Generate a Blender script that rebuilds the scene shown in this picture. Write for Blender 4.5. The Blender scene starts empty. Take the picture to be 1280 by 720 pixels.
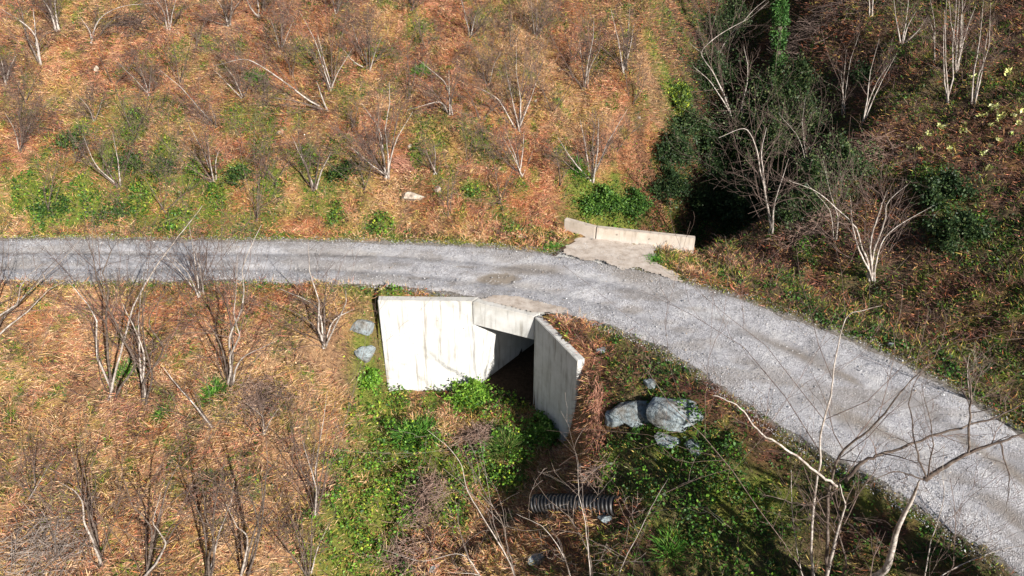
import bpy, math, random
import numpy as np
from mathutils import Vector
S = bpy.context.scene
COL = S.collection
rng = np.random.default_rng(7); random.seed(7)

# ------------------------------------------------------------ camera, sky, sun
CH, PITCH, FPX = 13.8, math.radians(32), 925.0
cam = bpy.data.cameras.new('camera'); co = bpy.data.objects.new('camera', cam); COL.objects.link(co)
co.location = (0, 0, CH); co.rotation_euler = (math.radians(90)-PITCH, 0, 0)
cam.sensor_width = 36; cam.lens = FPX/1280*36; cam.clip_end = 1500; cam.clip_start = .1
S.camera = co
SUN_EL = math.radians(27); TO_SUN = Vector((.57*math.cos(SUN_EL), -.82*math.cos(SUN_EL), math.sin(SUN_EL))).normalized()
w = bpy.data.worlds.new('World'); S.world = w; w.use_nodes = True
nt = w.node_tree; sky = nt.nodes.new('ShaderNodeTexSky'); sky.sky_type = 'NISHITA'; sky.sun_disc = False
sky.sun_elevation = SUN_EL; sky.sun_rotation = math.atan2(TO_SUN.x, TO_SUN.y)
nt.links.new(sky.outputs[0], nt.nodes['Background'].inputs[0]); nt.nodes['Background'].inputs[1].default_value = .05
sl = bpy.data.lights.new('sun', 'SUN'); so = bpy.data.objects.new('sun', sl); COL.objects.link(so)
sl.energy = 5; sl.angle = math.radians(.5); sl.color = (1, .96, .90)
so.rotation_euler = TO_SUN.to_track_quat('Z', 'Y').to_euler(); so.location = (20, -20, 40)
S.cycles.diffuse_bounces = 1
vs = S.view_settings; vs.view_transform = 'Standard'; vs.look = 'None'; vs.exposure = 1.0; vs.gamma = 1; vs.use_curve_mapping = False

# ------------------------------------------------------------ numeric helpers
def hashn(ix, iy, s):
    n = (ix*374761393 + iy*668265263 + s*974634777) & 0x7fffffff
    n = ((n ^ (n >> 13))*1274126177) & 0x7fffffff
    n = (n ^ (n >> 16)) & 0xffff
    return n/65535.0
def vnoise(x, y, s=0):
    x = np.asarray(x, float); y = np.asarray(y, float)
    ix = np.floor(x).astype(np.int64); iy = np.floor(y).astype(np.int64); fx = x-ix; fy = y-iy
    fx = fx*fx*(3-2*fx); fy = fy*fy*(3-2*fy)
    a = hashn(ix, iy, s); b = hashn(ix+1, iy, s); c = hashn(ix, iy+1, s); d = hashn(ix+1, iy+1, s)
    return (a*(1-fx)+b*fx)*(1-fy)+(c*(1-fx)+d*fx)*fy
def fbm(x, y, s=0, o=4):
    v = 0; a = .5; t = 0
    for k in range(o):
        v = v+a*vnoise(np.asarray(x)*2**k+k*17.3, np.asarray(y)*2**k-k*9.1, s+k); t += a; a *= .55
    return v/t
def sstep(a, b, x):
    t = np.clip((x-a)/(b-a+0.0), 0, 1); return t*t*(3-2*t)
def smin(a, b, k):
    h = np.clip(.5+.5*(b-a)/k, 0, 1); return b*(1-h)+a*h-k*h*(1-h)
def pdist(x, y, P):
    best = np.full(np.shape(x), 1e9)
    for (x0, y0), (x1, y1) in zip(P[:-1], P[1:]):
        dx, dy = x1-x0, y1-y0
        t = np.clip(((x-x0)*dx+(y-y0)*dy)/(dx*dx+dy*dy), 0, 1)
        best = np.minimum(best, np.hypot(x-x0-t*dx, y-y0-t*dy))
    return best
def icurve(v, P, k):     # interpolate over a polyline, sorted by its first element
    Q = sorted(P); return np.interp(v, [q[0] for q in Q], [q[k] for q in Q])

FAR = [(-90, 27.5), (-45, 26.4), (-20.18, 25.77), (-13.82, 25.64), (-7.52, 25.58), (-4.37, 25.44), (-1.24, 25.12), (1.82, 24.49), (4.68, 23.3), (7.26, 21.82),
       (9.48, 20.1), (11.38, 18.35), (12.59, 16.81), (13.65, 14.64), (15, 11), (16, 4), (17, -12), (17.6, -60)]
NEAR = [(-90, 24.3), (-45, 23.2), (-18.34, 22.63), (-12.61, 22.63), (-6.88, 22.63), (-4.55, 22.41), (-2.21, 21.75), (-1.09, 21.45), (.8, 20.9), (2.65, 20.2), (4.08, 19.2),
        (5.34, 17.87), (6.06, 16.81), (6.88, 15.59), (7.65, 14.55), (8.41, 13.76), (9.15, 13.08), (9.99, 11.94), (10.87, 10.82), (11.6, 8.6), (12.3, 4), (12.8, -12), (13.2, -60)]
C1, C2 = (-1.37, 21.16), (.74, 20.33)      # mouth of the culvert
AX = (.68, .73); TL = 6.3
W0 = (-4.61, 21.31); W3 = (2.02, 18.05)
PAR = [(2.07, 26.4), (3.28, 25.76), (7.0, 24.97)]
GUL = [(4.3, 26.2, -3.5), (6.8, 28, -3.1), (9.3, 30.5, -2.3), (10.6, 33.5, -.9), (11, 37, 1.4), (12, 44, 4), (15, 60, 10), (22, 100, 26)]
RAV = [(-.3, 20.8, -3.9, 4.3, 1.8), (-1.0, 19, -4.05, 3.3, 2.5), (-2.0, 16.8, -4.4, 1.9, 2.4), (-2.6, 15.4, -4.7, 1.2, 1.6), (-3.0, 14, -5.0, .9, 1.2), (-4.3, 10, -6.1, .8, 1), (-6, 0, -9, 1, 1), (-7, -20, -15, 1, 1), (-8, -80, -30, 3, 3)]

def tunnel(x, y):
    # coordinates along the axis (a) and across (b, 0..1) of the culvert
    ex, ey = C2[0]-C1[0], C2[1]-C1[1]
    det = AX[0]*ey-AX[1]*ex
    px, py = x-C1[0], y-C1[1]
    a = (px*ey-py*ex)/det; b = (AX[0]*py-AX[1]*px)/det
    return a, b

def height(x, y, noise=True):
    x = np.asarray(x, float); y = np.asarray(y, float)
    yF = icurve(x, FAR, 1); yN = icurve(x, NEAR, 1)
    dF = pdist(x, y, FAR); dN = pdist(x, y, NEAR)
    north = y > yF; south = y < yN
    # ---- north
    e = dF
    mg = np.interp(x, [-6, -2, 1, 6, 8], [.7, 1.1, 2.6, 2.6, .9]); L = .62*np.maximum(0, e-mg)
    L = np.where(L > 14, 14+(L-14)*.35, L)
    R = .5*(x-9)+.3*(y-27)
    R = np.maximum(R, -.25)*sstep(.6, 4.0, e)+.02
    R = np.where(R > 16, 16+(R-16)*.35, R)
    xa = icurve(y, [(g[1], g[0]) for g in GUL]+[(18, 6.0), (0, 8)], 1)
    sd = x-xa
    wR = sstep(-1.6, 1.6, sd/np.clip(1+(y-34)*.4, 1, 5))
    H0 = L*(1-wR)+R*wR
    d = pdist(x, y, [(g[0], g[1]) for g in GUL])
    fl = icurve(y, [(g[1], g[2]) for g in GUL], 1)
    G = fl+np.where(sd < 0, 1.35, 1.3)*np.maximum(0, d-.7)
    yP = np.interp(x, [0, 2.07, 3.28, 7.0, 8, 12], [27.6, 26.4, 25.76, 24.97, 25.6, 27])
    G = G+30*(1-sstep(.02, .2, y-yP))
    hn = smin(H0, G, .5)
    # ---- south
    e = dN
    xr = icurve(y, [(r[1], r[0]) for r in RAV], 1)
    s = x-xr
    SL = -.05-.47*np.maximum(0, e-.6)
    SR = -.05-.72*np.maximum(0, e-np.interp(x, [3.5, 6.5], [1.5, .45]))
    wr = sstep(-1, 2.5, s)
    P0 = SL*(1-wr)+SR*wr
    P0 = np.where(P0 < -16, -16+(P0+16)*.3, P0)
    d = pdist(x, y, [(r[0], r[1]) for r in RAV])
    fl = icurve(y, [(r[1], r[2]) for r in RAV], 1)
    wl = icurve(y, [(r[1], r[3]) for r in RAV], 1); wr_ = icurve(y, [(r[1], r[4]) for r in RAV], 1)
    kl = np.interp(y, [15, 17.5, 20.5], [.45, .7, 1.5]); kr = np.interp(y, [13, 16, 18, 20], [.6, .75, .95, 1.5])
    G = fl+np.where(s < 0, kl*np.maximum(0, d-wl), kr*np.maximum(0, d-wr_))
    # in front of the walls only
    yW = np.interp(x, [W0[0], C1[0], C2[0]], [W0[1], C1[1], C2[1]])+.16
    behind = (y > yW) & (x > W0[0]-.1) & (x < C2[0]+.2)
    xw = np.interp(y, [W3[1], C2[1]], [W3[0], C2[0]])+.14
    behind = behind | ((x > xw) & (y > W3[1]-.02) & (y < 22) & (x > C2[0]))
    G = G+2.4*np.maximum(0, y-20.1)*sstep(-4.55, -5.1, x)
    G = G+(1.75*np.maximum(0, y-16.5)+.8*np.maximum(0, y-15))*sstep(1.75, 2.5, x)*(y < 18.6)
    hs = smin(P0, G, .4)
    hs = np.where(behind, np.where(s > 0, -.06-.6*np.maximum(0, e-1.5), -.05-.3*np.maximum(0, e-.4)), hs)
    h = np.where(north, hn, np.where(south, hs, -.04-.12*sstep(.05, .6, np.minimum(dF, dN))))
    apr = north & (x > 2.35+(y-24.2)*.6) & (x < 6.2-(y-22.5)*.25) & (y < yP+.1) & (x < 6.2)
    h = np.where(apr, -.05, h)
    if noise:
        k = np.where(north & ~apr, sstep(.2, 3, dF), np.where(south, sstep(.2, 2.5, dN), 0))
        h = h+k*((fbm(x*.28, y*.28, 3)-.5)*np.where(north & (x > 8), .35, .9)+(fbm(x*1.1, y*1.1, 9, 4)-.5)*.62)+np.where((north & ~apr) | south, (fbm(x*3, y*3, 21, 3)-.5)*.2, 0)
    a, b = tunnel(x, y)
    tin = (a > -.05) & (a < TL+.3) & (b > -.04) & (b < 1.04)
    h = np.where(tin, -3.75+np.clip(a, 0, 9)*.08, h)
    return h

def ray(px, py):
    dx = (px-640)/FPX; dy = (360-py)/FPX
    return np.array([dx, math.cos(PITCH)+dy*math.sin(PITCH), -math.sin(PITCH)+dy*math.cos(PITCH)])
TS = np.linspace(8, 80, 520)
def ground(px, py):
    """Point of the terrain seen at a given place of the survey photograph."""
    v = ray(px, py); X = v[0]*TS; Y = v[1]*TS; Z = CH+v[2]*TS
    k = np.argmax(Z < height(X, Y)); k = max(k, 1)
    a, b = TS[k-1], TS[k]
    for _ in range(12):
        m = (a+b)/2
        if CH+v[2]*m < float(height(v[0]*m, v[1]*m)): b = m
        else: a = m
    return np.array([v[0]*a, v[1]*a, CH+v[2]*a])
def at(px, py, Y):
    v = ray(px, py); t = Y/v[1]; return np.array([v[0]*t, Y, CH+v[2]*t])

# ------------------------------------------------------------ object helpers
def tag(o, label=None, cat=None, group=None, kind=None):
    if label: o['label'] = label
    if cat: o['category'] = cat
    if group: o['group'] = group
    if kind: o['kind'] = kind
    return o
def np_mesh(name, V, F, mat=None, parent=None, col=None, smooth=False, fcol=None):
    """F: (n,3) or (n,4) array, or a list of such arrays"""
    Fs = F if isinstance(F, list) else [F]
    Fs = [f for f in Fs if len(f)]
    me = bpy.data.meshes.new(name)
    V = np.asarray(V, np.float32)
    me.vertices.add(len(V)); me.vertices.foreach_set('co', V.ravel())
    L = np.concatenate([f.ravel() for f in Fs]).astype(np.int32)
    tot = np.concatenate([np.full(len(f), f.shape[1]) for f in Fs]).astype(np.int32)
    st = np.concatenate([[0], np.cumsum(tot)[:-1]]).astype(np.int32)
    me.loops.add(len(L)); me.loops.foreach_set('vertex_index', L)
    me.polygons.add(len(tot)); me.polygons.foreach_set('loop_start', st)
    if smooth: me.polygons.foreach_set('use_smooth', np.ones(len(tot), bool))
    me.update(calc_edges=True); me.validate()
    if col is not None:
        a = me.color_attributes.new('Col', 'FLOAT_COLOR', 'POINT')
        c = np.ones((len(V), 4), np.float32); c[:, :3] = col; a.data.foreach_set('color', c.ravel())
    if mat: me.materials.append(mat)
    o = bpy.data.objects.new(name, me); COL.objects.link(o)
    if parent: o.parent = parent
    return o
def empty(name, loc=(0, 0, 0)):
    o = bpy.data.objects.new(name, None); COL.objects.link(o); o.location = [float(v) for v in loc]; o.empty_display_size = .2
    return o
class Tubes:
    """collects tapered tubes; one mesh out of them"""
    def __init__(s): s.V = []; s.F = []; s.n = 0
    def add(s, P, R, sides=4):     # P (n,k,3), R (n,k)
        P = np.asarray(P, float); R = np.asarray(R, float)
        if P.ndim == 2: P = P[None]; R = R[None]
        n, k, _ = P.shape
        T = np.gradient(P, axis=1); T /= np.linalg.norm(T, axis=2, keepdims=True)+1e-9
        up = np.where(np.abs(T[:, :1, 2:3]) > .9, np.array([[[1., 0, 0]]]), np.array([[[0, 0, 1.]]]))
        A = np.cross(T, np.broadcast_to(up, T.shape)); A /= np.linalg.norm(A, axis=2, keepdims=True)+1e-9
        B = np.cross(T, A)
        th = np.arange(sides)*2*math.pi/sides
        V = P[:, :, None]+R[:, :, None, None]*(A[:, :, None]*np.cos(th)[None, None, :, None]+B[:, :, None]*np.sin(th)[None, None, :, None])
        s.V.append(V.reshape(-1, 3))
        base = s.n+np.arange(n)[:, None, None]*k*sides+np.arange(k-1)[None, :, None]*sides
        j = np.arange(sides)[None, None]; j2 = (j+1) % sides
        s.F.append(np.stack([base+j, base+j2, base+sides+j2, base+sides+j], -1).reshape(-1, 4))
        s.n += n*k*sides
    def build(s, name, mat, parent=None, off=(0, 0, 0), smooth=True):
        return np_mesh(name, np.concatenate(s.V)-np.array(off), np.concatenate(s.F), mat, parent, smooth=smooth)
def smoothline(P, k):
    P = np.asarray(P, float)
    if len(P) == 2: P = np.array([P[0], (P[0]+P[1])/2, P[1]])
    Q = np.vstack([2*P[0]-P[1], P, 2*P[-1]-P[-2]]); out = []
    u = np.linspace(0, len(P)-1-1e-6, k)
    for t in u:
        i = int(t); f = t-i; a, b, c, d = Q[i:i+4]
        out.append(.5*((2*b)+(-a+c)*f+(2*a-5*b+4*c-d)*f*f+(-a+3*b-3*c+d)*f**3))
    return np.array(out)

# ------------------------------------------------------------ materials
def newmat(name):
    m = bpy.data.materials.new(name); m.use_nodes = True
    n = m.node_tree.nodes; return m, n, m.node_tree.links, n['Principled BSDF']
def noise_node(n, l, scale, detail=6, rough=.6, vec=None, dist=0):
    t = n.new('ShaderNodeTexNoise'); t.inputs['Scale'].default_value = scale; t.inputs['Detail'].default_value = detail
    t.inputs['Roughness'].default_value = rough; t.inputs['Distortion'].default_value = dist
    if vec is not None: l.new(vec, t.inputs['Vector'])
    return t
def ramp(n, l, fac, stops):
    r = n.new('ShaderNodeValToRGB'); l.new(fac, r.inputs[0]); e = r.color_ramp.elements
    while len(e) < len(stops): e.new(.5)
    for k, (p, c) in enumerate(stops): e[k].position = p; e[k].color = (*c, 1) if len(c) == 3 else c
    return r
def mix(n, l, fac, a, b, mode='MIX'):
    m = n.new('ShaderNodeMix'); m.data_type = 'RGBA'; m.blend_type = mode
    for s, v in ((0, fac), (6, a), (7, b)):
        if hasattr(v, 'default_value') or hasattr(v, 'is_linked'): l.new(v, m.inputs[s])
        else: m.inputs[s].default_value = v if s == 0 else (*v, 1)
    return m.outputs[2]
def bump(n, l, h, bs, strength=.5, dist=.05):
    b = n.new('ShaderNodeBump'); b.inputs['Strength'].default_value = strength; b.inputs['Distance'].default_value = dist
    l.new(h, b.inputs['Height']); l.new(b.outputs[0], bs.inputs['Normal'])
def worldpos(n):
    return n.new('ShaderNodeNewGeometry').outputs['Position']

def mat_cover(name, rough=.85, trans=0., var=.25):
    m, n, l, bs = newmat(name)
    a = n.new('ShaderNodeAttribute'); a.attribute_name = 'Col'
    l.new(a.outputs['Color'], bs.inputs['Base Color']); bs.inputs['Roughness'].default_value = rough
    bs.inputs['Specular IOR Level'].default_value = .25
    if trans:
        t = n.new('ShaderNodeBsdfTranslucent'); l.new(a.outputs['Color'], t.inputs[0])
        mx = n.new('ShaderNodeMixShader'); mx.inputs[0].default_value = trans
        l.new(bs.outputs[0], mx.inputs[1]); l.new(t.outputs[0], mx.inputs[2]); l.new(mx.outputs[0], n['Material Output'].inputs[0])
    return m
M = {}
M['straw'] = mat_cover('dead_plants', .9, .1)
M['leaf'] = mat_cover('green_leaves', .5, .22)
# soil
m, n, l, bs = newmat('soil'); M['soil'] = m
a = n.new('ShaderNodeAttribute'); a.attribute_name = 'Col'; P = worldpos(n)
n1 = noise_node(n, l, 9, 8, .7, P); n2 = noise_node(n, l, 45, 4, .7, P)
r1 = ramp(n, l, n1.outputs[0], [(.3, (.45,)*3), (.5, (.9,)*3), (.72, (1.35, 1.3, 1.2))])
c = mix(n, l, 1.0, a.outputs['Color'], r1.outputs[0], 'MULTIPLY')
r2 = ramp(n, l, n2.outputs[0], [(.35, (.6,)*3), (.65, (1.3,)*3)])
c = mix(n, l, .8, c, r2.outputs[0], 'MULTIPLY')
l.new(c, bs.inputs['Base Color']); bs.inputs['Roughness'].default_value = .95; bs.inputs['Specular IOR Level'].default_value = .1
ad = n.new('ShaderNodeMath'); l.new(n1.outputs[0], ad.inputs[0]); l.new(n2.outputs[0], ad.inputs[1])
bump(n, l, ad.outputs[0], bs, .9, .08)
# gravel road
m, n, l, bs = newmat('gravel_road'); M['road'] = m
P = worldpos(n)
uv = n.new('ShaderNodeAttribute'); uv.attribute_name = 'Col'      # R across, G worn fines
sep = n.new('ShaderNodeSeparateColor'); l.new(uv.outputs['Color'], sep.inputs[0])
big = noise_node(n, l, .9, 5, .6, P, .4); mid = noise_node(n, l, 6, 6, .7, P); fine = noise_node(n, l, 55, 3, .8, P)
vor = n.new('ShaderNodeTexVoronoi'); vor.inputs['Scale'].default_value = 38; l.new(P, vor.inputs['Vector'])
base = ramp(n, l, big.outputs[0], [(.3, (.25, .24, .24)), (.5, (.37, .36, .37)), (.68, (.45, .435, .43))])
c = mix(n, l, .55, base.outputs[0], ramp(n, l, mid.outputs[0], [(.3, (.6, .6, .6)), (.7, (1.35, 1.35, 1.35))]).outputs[0], 'MULTIPLY')
vc = n.new('ShaderNodeSeparateColor'); l.new(vor.outputs['Color'], vc.inputs[0])
stones = ramp(n, l, vc.outputs[0], [(0, (.55, .54, .53)), (.3, (.88, .88, .88)), (.7, (1.08, 1.08, 1.10)), (1, (1.5, 1.5, 1.5))])
sm = n.new('ShaderNodeMath'); sm.operation = 'SUBTRACT'; sm.inputs[0].default_value = .85; l.new(sep.outputs[1], sm.inputs[1]); sm.use_clamp = True
c = mix(n, l, sm.outputs[0], c, mix(n, l, 1., c, stones.outputs[0], 'MULTIPLY'))
c = mix(n, l, .5, c, ramp(n, l, fine.outputs[0], [(.3, (.6, .6, .6)), (.7, (1.4, 1.4, 1.4))]).outputs[0], 'MULTIPLY')
c = mix(n, l, sep.outputs[2], c, (.22, .185, .15))
l.new(c, bs.inputs['Base Color']); bs.inputs['Roughness'].default_value = .9; bs.inputs['Specular IOR Level'].default_value = .2
ad = n.new('ShaderNodeMath'); l.new(vor.outputs['Distance'], ad.inputs[0]); l.new(mid.outputs[0], ad.inputs[1])
bump(n, l, ad.outputs[0], bs, .6, .03)
# stones / pebbles
M['stone'] = mat_cover('pebble_stone', .85)
# concrete
def concrete(name, tint=(.58, .575, .56), streak=.75):
    m, n, l, bs = newmat(name); P = worldpos(n)
    mp = n.new('ShaderNodeMapping'); l.new(P, mp.inputs[0]); mp.inputs['Scale'].default_value = (5, 5, .35)
    st = noise_node(n, l, 1.4, 5, .65, mp.outputs[0]); ms = noise_node(n, l, 2.2, 6, .6, P); fs = noise_node(n, l, 40, 3, .7, P)
    c = mix(n, l, 1., tint, ramp(n, l, ms.outputs[0], [(.3, (.84, .83, .80)), (.6, (1.05, 1.05, 1.05))]).outputs[0], 'MULTIPLY')
    c = mix(n, l, streak, c, ramp(n, l, st.outputs[0], [(.33, (.42, .38, .33)), (.47, (.95, .94, .92)), (.7, (1.06, 1.06, 1.06))]).outputs[0], 'MULTIPLY')
    c = mix(n, l, .5, c, ramp(n, l, fs.outputs[0], [(.3, (.85,)*3), (.7, (1.1,)*3)]).outputs[0], 'MULTIPLY')
    # weathered top edge: dirt washed over the crown of the wall
    sx = n.new('ShaderNodeSeparateXYZ'); l.new(P, sx.inputs[0])
    ws = n.new('ShaderNodeMath'); ws.operation = 'MULTIPLY_ADD'; l.new(st.outputs[0], ws.inputs[0]); ws.inputs[1].default_value = 1.1; l.new(sx.outputs[2], ws.inputs[2])
    tp = ramp(n, l, ws.outputs[0], [(.35, (0,)*3), (.75, (1,)*3)])
    c = mix(n, l, tp.outputs[0], c, mix(n, l, .75, c, (.72, .66, .58), 'MULTIPLY'))
    l.new(c, bs.inputs['Base Color']); bs.inputs['Roughness'].default_value = .85; bs.inputs['Specular IOR Level'].default_value = .25
    bump(n, l, fs.outputs[0], bs, .15, .01)
    return m
M['conc'] = concrete('concrete'); M['conc2'] = concrete('old_concrete', (.58, .53, .49), .6)
# dirt on slab
m, n, l, bs = newmat('pale_dirt'); M['dirt'] = m; P = worldpos(n)
n1 = noise_node(n, l, 3, 8, .7, P); n2 = noise_node(n, l, 50, 3, .8, P)
c = ramp(n, l, n1.outputs[0], [(.3, (.27, .215, .17)), (.5, (.44, .37, .31)), (.7, (.54, .48, .42))]).outputs[0]
c = mix(n, l, .7, c, ramp(n, l, n2.outputs[0], [(.3, (.6,)*3), (.7, (1.3,)*3)]).outputs[0], 'MULTIPLY')
l.new(c, bs.inputs['Base Color']); bs.inputs['Roughness'].default_value = .95
bump(n, l, n2.outputs[0], bs, .5, .02)
# bark
def bark(name, c0, c1, c2):
    m, n, l, bs = newmat(name); P = worldpos(n)
    n1 = noise_node(n, l, 7, 6, .7, P); c = ramp(n, l, n1.outputs[0], [(.32, c0), (.5, c1), (.68, c2)])
    l.new(c.outputs[0], bs.inputs['Base Color']); bs.inputs['Roughness'].default_value = .85; bs.inputs['Specular IOR Level'].default_value = .2
    return m
M['bark_pale'] = bark('pale_bark', (.13, .10, .08), (.36, .31, .27), (.56, .51, .46))
M['bark_dark'] = bark('dark_bark', (.045, .032, .026), (.10, .075, .06), (.22, .18, .15))
M['twig'] = bark('twig_bark', (.06, .042, .035), (.13, .09, .075), (.22, .165, .14))
M['twig_pale'] = bark('pale_twig_bark', (.10, .075, .06), (.22, .175, .15), (.38, .33, .29))
M['dry'] = bark('dry_sticks', (.12, .075, .055), (.24, .155, .12), (.38, .27, .22))
M['red'] = bark('red_dead_stalks', (.22, .09, .06), (.38, .18, .12), (.5, .3, .2))
# boulder
m, n, l, bs = newmat('boulder_stone'); M['rock'] = m; P = worldpos(n)
n1 = noise_node(n, l, 1.6, 8, .65, P, .6); n2 = noise_node(n, l, 9, 6, .7, P)
c = ramp(n, l, n1.outputs[0], [(.3, (.10, .085, .065)), (.42, (.20, .20, .19)), (.55, (.21, .25, .265)), (.75, (.34, .37, .375))]).outputs[0]
c = mix(n, l, .8, c, ramp(n, l, n2.outputs[0], [(.36, (.3, .27, .22)), (.5, (1, 1, 1)), (.7, (1.3,)*3)]).outputs[0], 'MULTIPLY')
l.new(c, bs.inputs['Base Color']); bs.inputs['Roughness'].default_value = .85
bump(n, l, n2.outputs[0], bs, .8, .08)
m, n, l, bs = newmat('black_plastic'); M['pipe'] = m
bs.inputs['Base Color'].default_value = (.012, .012, .014, 1); bs.inputs['Roughness'].default_value = .45
n1 = noise_node(n, l, 12, 4, .6, worldpos(n)); l.new(ramp(n, l, n1.outputs[0], [(.45, (.012, .012, .014)), (.75, (.07, .06, .05))]).outputs[0], bs.inputs['Base Color'])

# ------------------------------------------------------------ what grows where
def gpts(L): return [(*ground(px, py)[:2], r) for px, py, r in L]
GREEN = gpts([(815, 60, .5), (832, 85, .5), (850, 115, .6), (860, 140, .6), (90, 220, 1), (190, 270, 1.4), (350, 280, 1.2), (400, 240, .8), (130, 130, .6), (290, 155, .6), (440, 130, .6), (470, 60, .6), (380, 70, .6), (600, 30, .6), (610, 180, .6), (700, 180, .6), (230, 60, .5), (360, 352, .6), (440, 352, .7), (500, 358, .6), (540, 364, .5), (255, 352, .5), (200, 200, .8), (290, 215, .9), (380, 215, .8), (20, 235, 1.2), (450, 240, .8), (470, 290, .8), (600, 240, .5), (630, 262, .6), (900, 340, .8), (850, 325, .6), (980, 375, 1), (1080, 400, 1.2), (1180, 440, 1.2), (1260, 470, 1), (760, 410, .8), (790, 430, .7), (780, 580, .5), (830, 600, 1), (900, 560, .7), (750, 600, .4), (960, 620, .8), (830, 445, .7), (880, 480, .5), (1000, 360, 1), (1060, 370, 1),(40, 250, 1.6), (110, 180, 1.3), (150, 150, .9), (170, 240, 1.8), (60, 275, 1.8), (240, 250, 1.4), (260, 190, .9), (330, 255, 1.2), (400, 265, 1.2), (210, 130, .7),
   (330, 165, .9), (430, 190, .9), (60, 210, 1.2), (540, 170, .8), (590, 165, .6), (570, 225, .8), (650, 235, .6), (120, 285, 2), (300, 290, 1.4), (520, 30, .8), (450, 290, 1), (720, 240, .7)])
LUSH = gpts([(470, 520, .8), (510, 560, .8), (450, 580, .9), (500, 640, .8), (460, 640, .9), (480, 715, .8), (430, 730, 1.2), (570, 600, .7), (850, 540, .6), (900, 600, .7), (960, 660, .7), (900, 680, .7), (800, 560, .4),(100, 165, .4), (170, 165, .5), (210, 190, .4), (100, 255, .7), (30, 240, .6), (270, 255, .5), (340, 225, .4), (390, 200, .4), (220, 285, .5), (300, 60, .3), (420, 275, .4), (480, 285, .4), (640, 290, .3), (590, 240, .3), (520, 205, .3),(180, 250, .5), (140, 190, .5), (60, 265, .6), (240, 225, .4), (460, 540, .7), (500, 600, .7), (440, 620, .6), (600, 560, .6), (640, 600, .5), (480, 690, .6), (800, 590, .5), (860, 640, .6), (930, 700, .6), (760, 590, .4), (1195, 280, .8), (1160, 230, .6), (1010, 320, .5), (460, 470, .5), (490, 520, .7), (480, 560, 1.0), (470, 610, 1.1), (450, 660, 1.2), (430, 700, 1.2), (540, 570, .8), (590, 500, .7), (640, 500, .6), (650, 560, .8), (610, 600, .7),
   (680, 540, .6), (560, 640, .6), (770, 260, .9), (740, 250, .7), (620, 540, .8), (500, 490, .6), (540, 500, .5), (840, 120, .6), (830, 560, .9), (850, 600, .9)])
def blobs(x, y, B, soft=.6):
    v = np.zeros(np.shape(x))
    for bx, by, r in B: v = np.maximum(v, 1-sstep(r*(1-soft), r*(1+soft*.8), np.hypot(x-bx, (y-by)*.8)))
    return v
def fields(x, y):
    dF = pdist(x, y, FAR); dN = pdist(x, y, NEAR); north = y > icurve(x, FAR, 1); south = y < icurve(x, NEAR, 1)
    e = np.where(north, dF, np.where(south, dN, -1))
    g = blobs(x, y, GREEN)*1.1; lu = blobs(x, y, LUSH)
    edge = 1-sstep(.15, np.where((x > 5) & north, 4.6, 1.1), np.abs(e)-.1)
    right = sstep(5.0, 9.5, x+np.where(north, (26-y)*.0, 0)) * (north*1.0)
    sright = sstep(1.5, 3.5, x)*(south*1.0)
    nz = fbm(x*.9, y*.9, 40, 5); nz2 = fbm(x*.35, y*.5, 50, 4); nz3 = fbm(x*1.6, y*1.6, 60, 4)
    green = np.clip(np.maximum(g, edge*np.where((x > 5), 1.1, .85))*(.35+1.1*nz)+(nz-.56)*2.4, 0, 1)
    green = np.maximum(green, .75*sstep(.60, .70, fbm(x*2.0, y*2.0, 77, 3)))
    green = np.clip(green+right*(1-edge)*(nz2-.40)*1.8+sright*(nz-.33)*2.6, 0, 1)
    return dict(e=e, green=green, lush=np.clip(lu*(.55+.9*nz), 0, 1), right=right, sright=sright, nz=nz, nz2=nz2, nz3=nz3, mot=fbm(x*2.1+5, y*2.1, 66, 4), north=north, south=south)
def pick(n, pal, wts):
    wts = np.asarray(wts, float); wts = np.clip(wts, 0, None)
    if wts.ndim == 1: wts = np.broadcast_to(wts, (n, len(wts)))
    cum = np.cumsum(wts, 1); cum /= cum[:, -1:]+1e-9
    k = (rng.random((n, 1)) > cum).sum(1); k = np.minimum(k, len(pal)-1)
    return np.asarray(pal)[k]*(.78+.44*rng.random((n, 1)))
TAN, PALE, RUST, PINK, STRAW, BROWN, GRN, DGRN, YGR, MURK = (.54, .29, .13), (.72, .48, .28), (.40, .12, .05), (.57, .225, .14), (.55, .39, .11), (.165, .083, .062), (.14, .23, .03), (.035, .085, .016), (.34, .40, .04), (.045, .03, .026)
def dead_weights(f):
    a = sstep(.35, .6, f['nz2']); b = sstep(.35, .65, f['nz3'])
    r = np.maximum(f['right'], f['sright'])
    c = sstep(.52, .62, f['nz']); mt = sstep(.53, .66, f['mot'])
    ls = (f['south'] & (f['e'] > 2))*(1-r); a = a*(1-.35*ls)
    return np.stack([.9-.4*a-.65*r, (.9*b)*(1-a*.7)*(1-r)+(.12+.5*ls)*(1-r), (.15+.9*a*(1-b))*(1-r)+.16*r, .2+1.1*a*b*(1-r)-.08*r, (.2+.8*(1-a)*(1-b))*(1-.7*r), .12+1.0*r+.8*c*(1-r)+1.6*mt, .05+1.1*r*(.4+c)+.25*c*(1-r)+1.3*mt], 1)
DEAD = [TAN, PALE, RUST, PINK, STRAW, BROWN, MURK]

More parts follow.
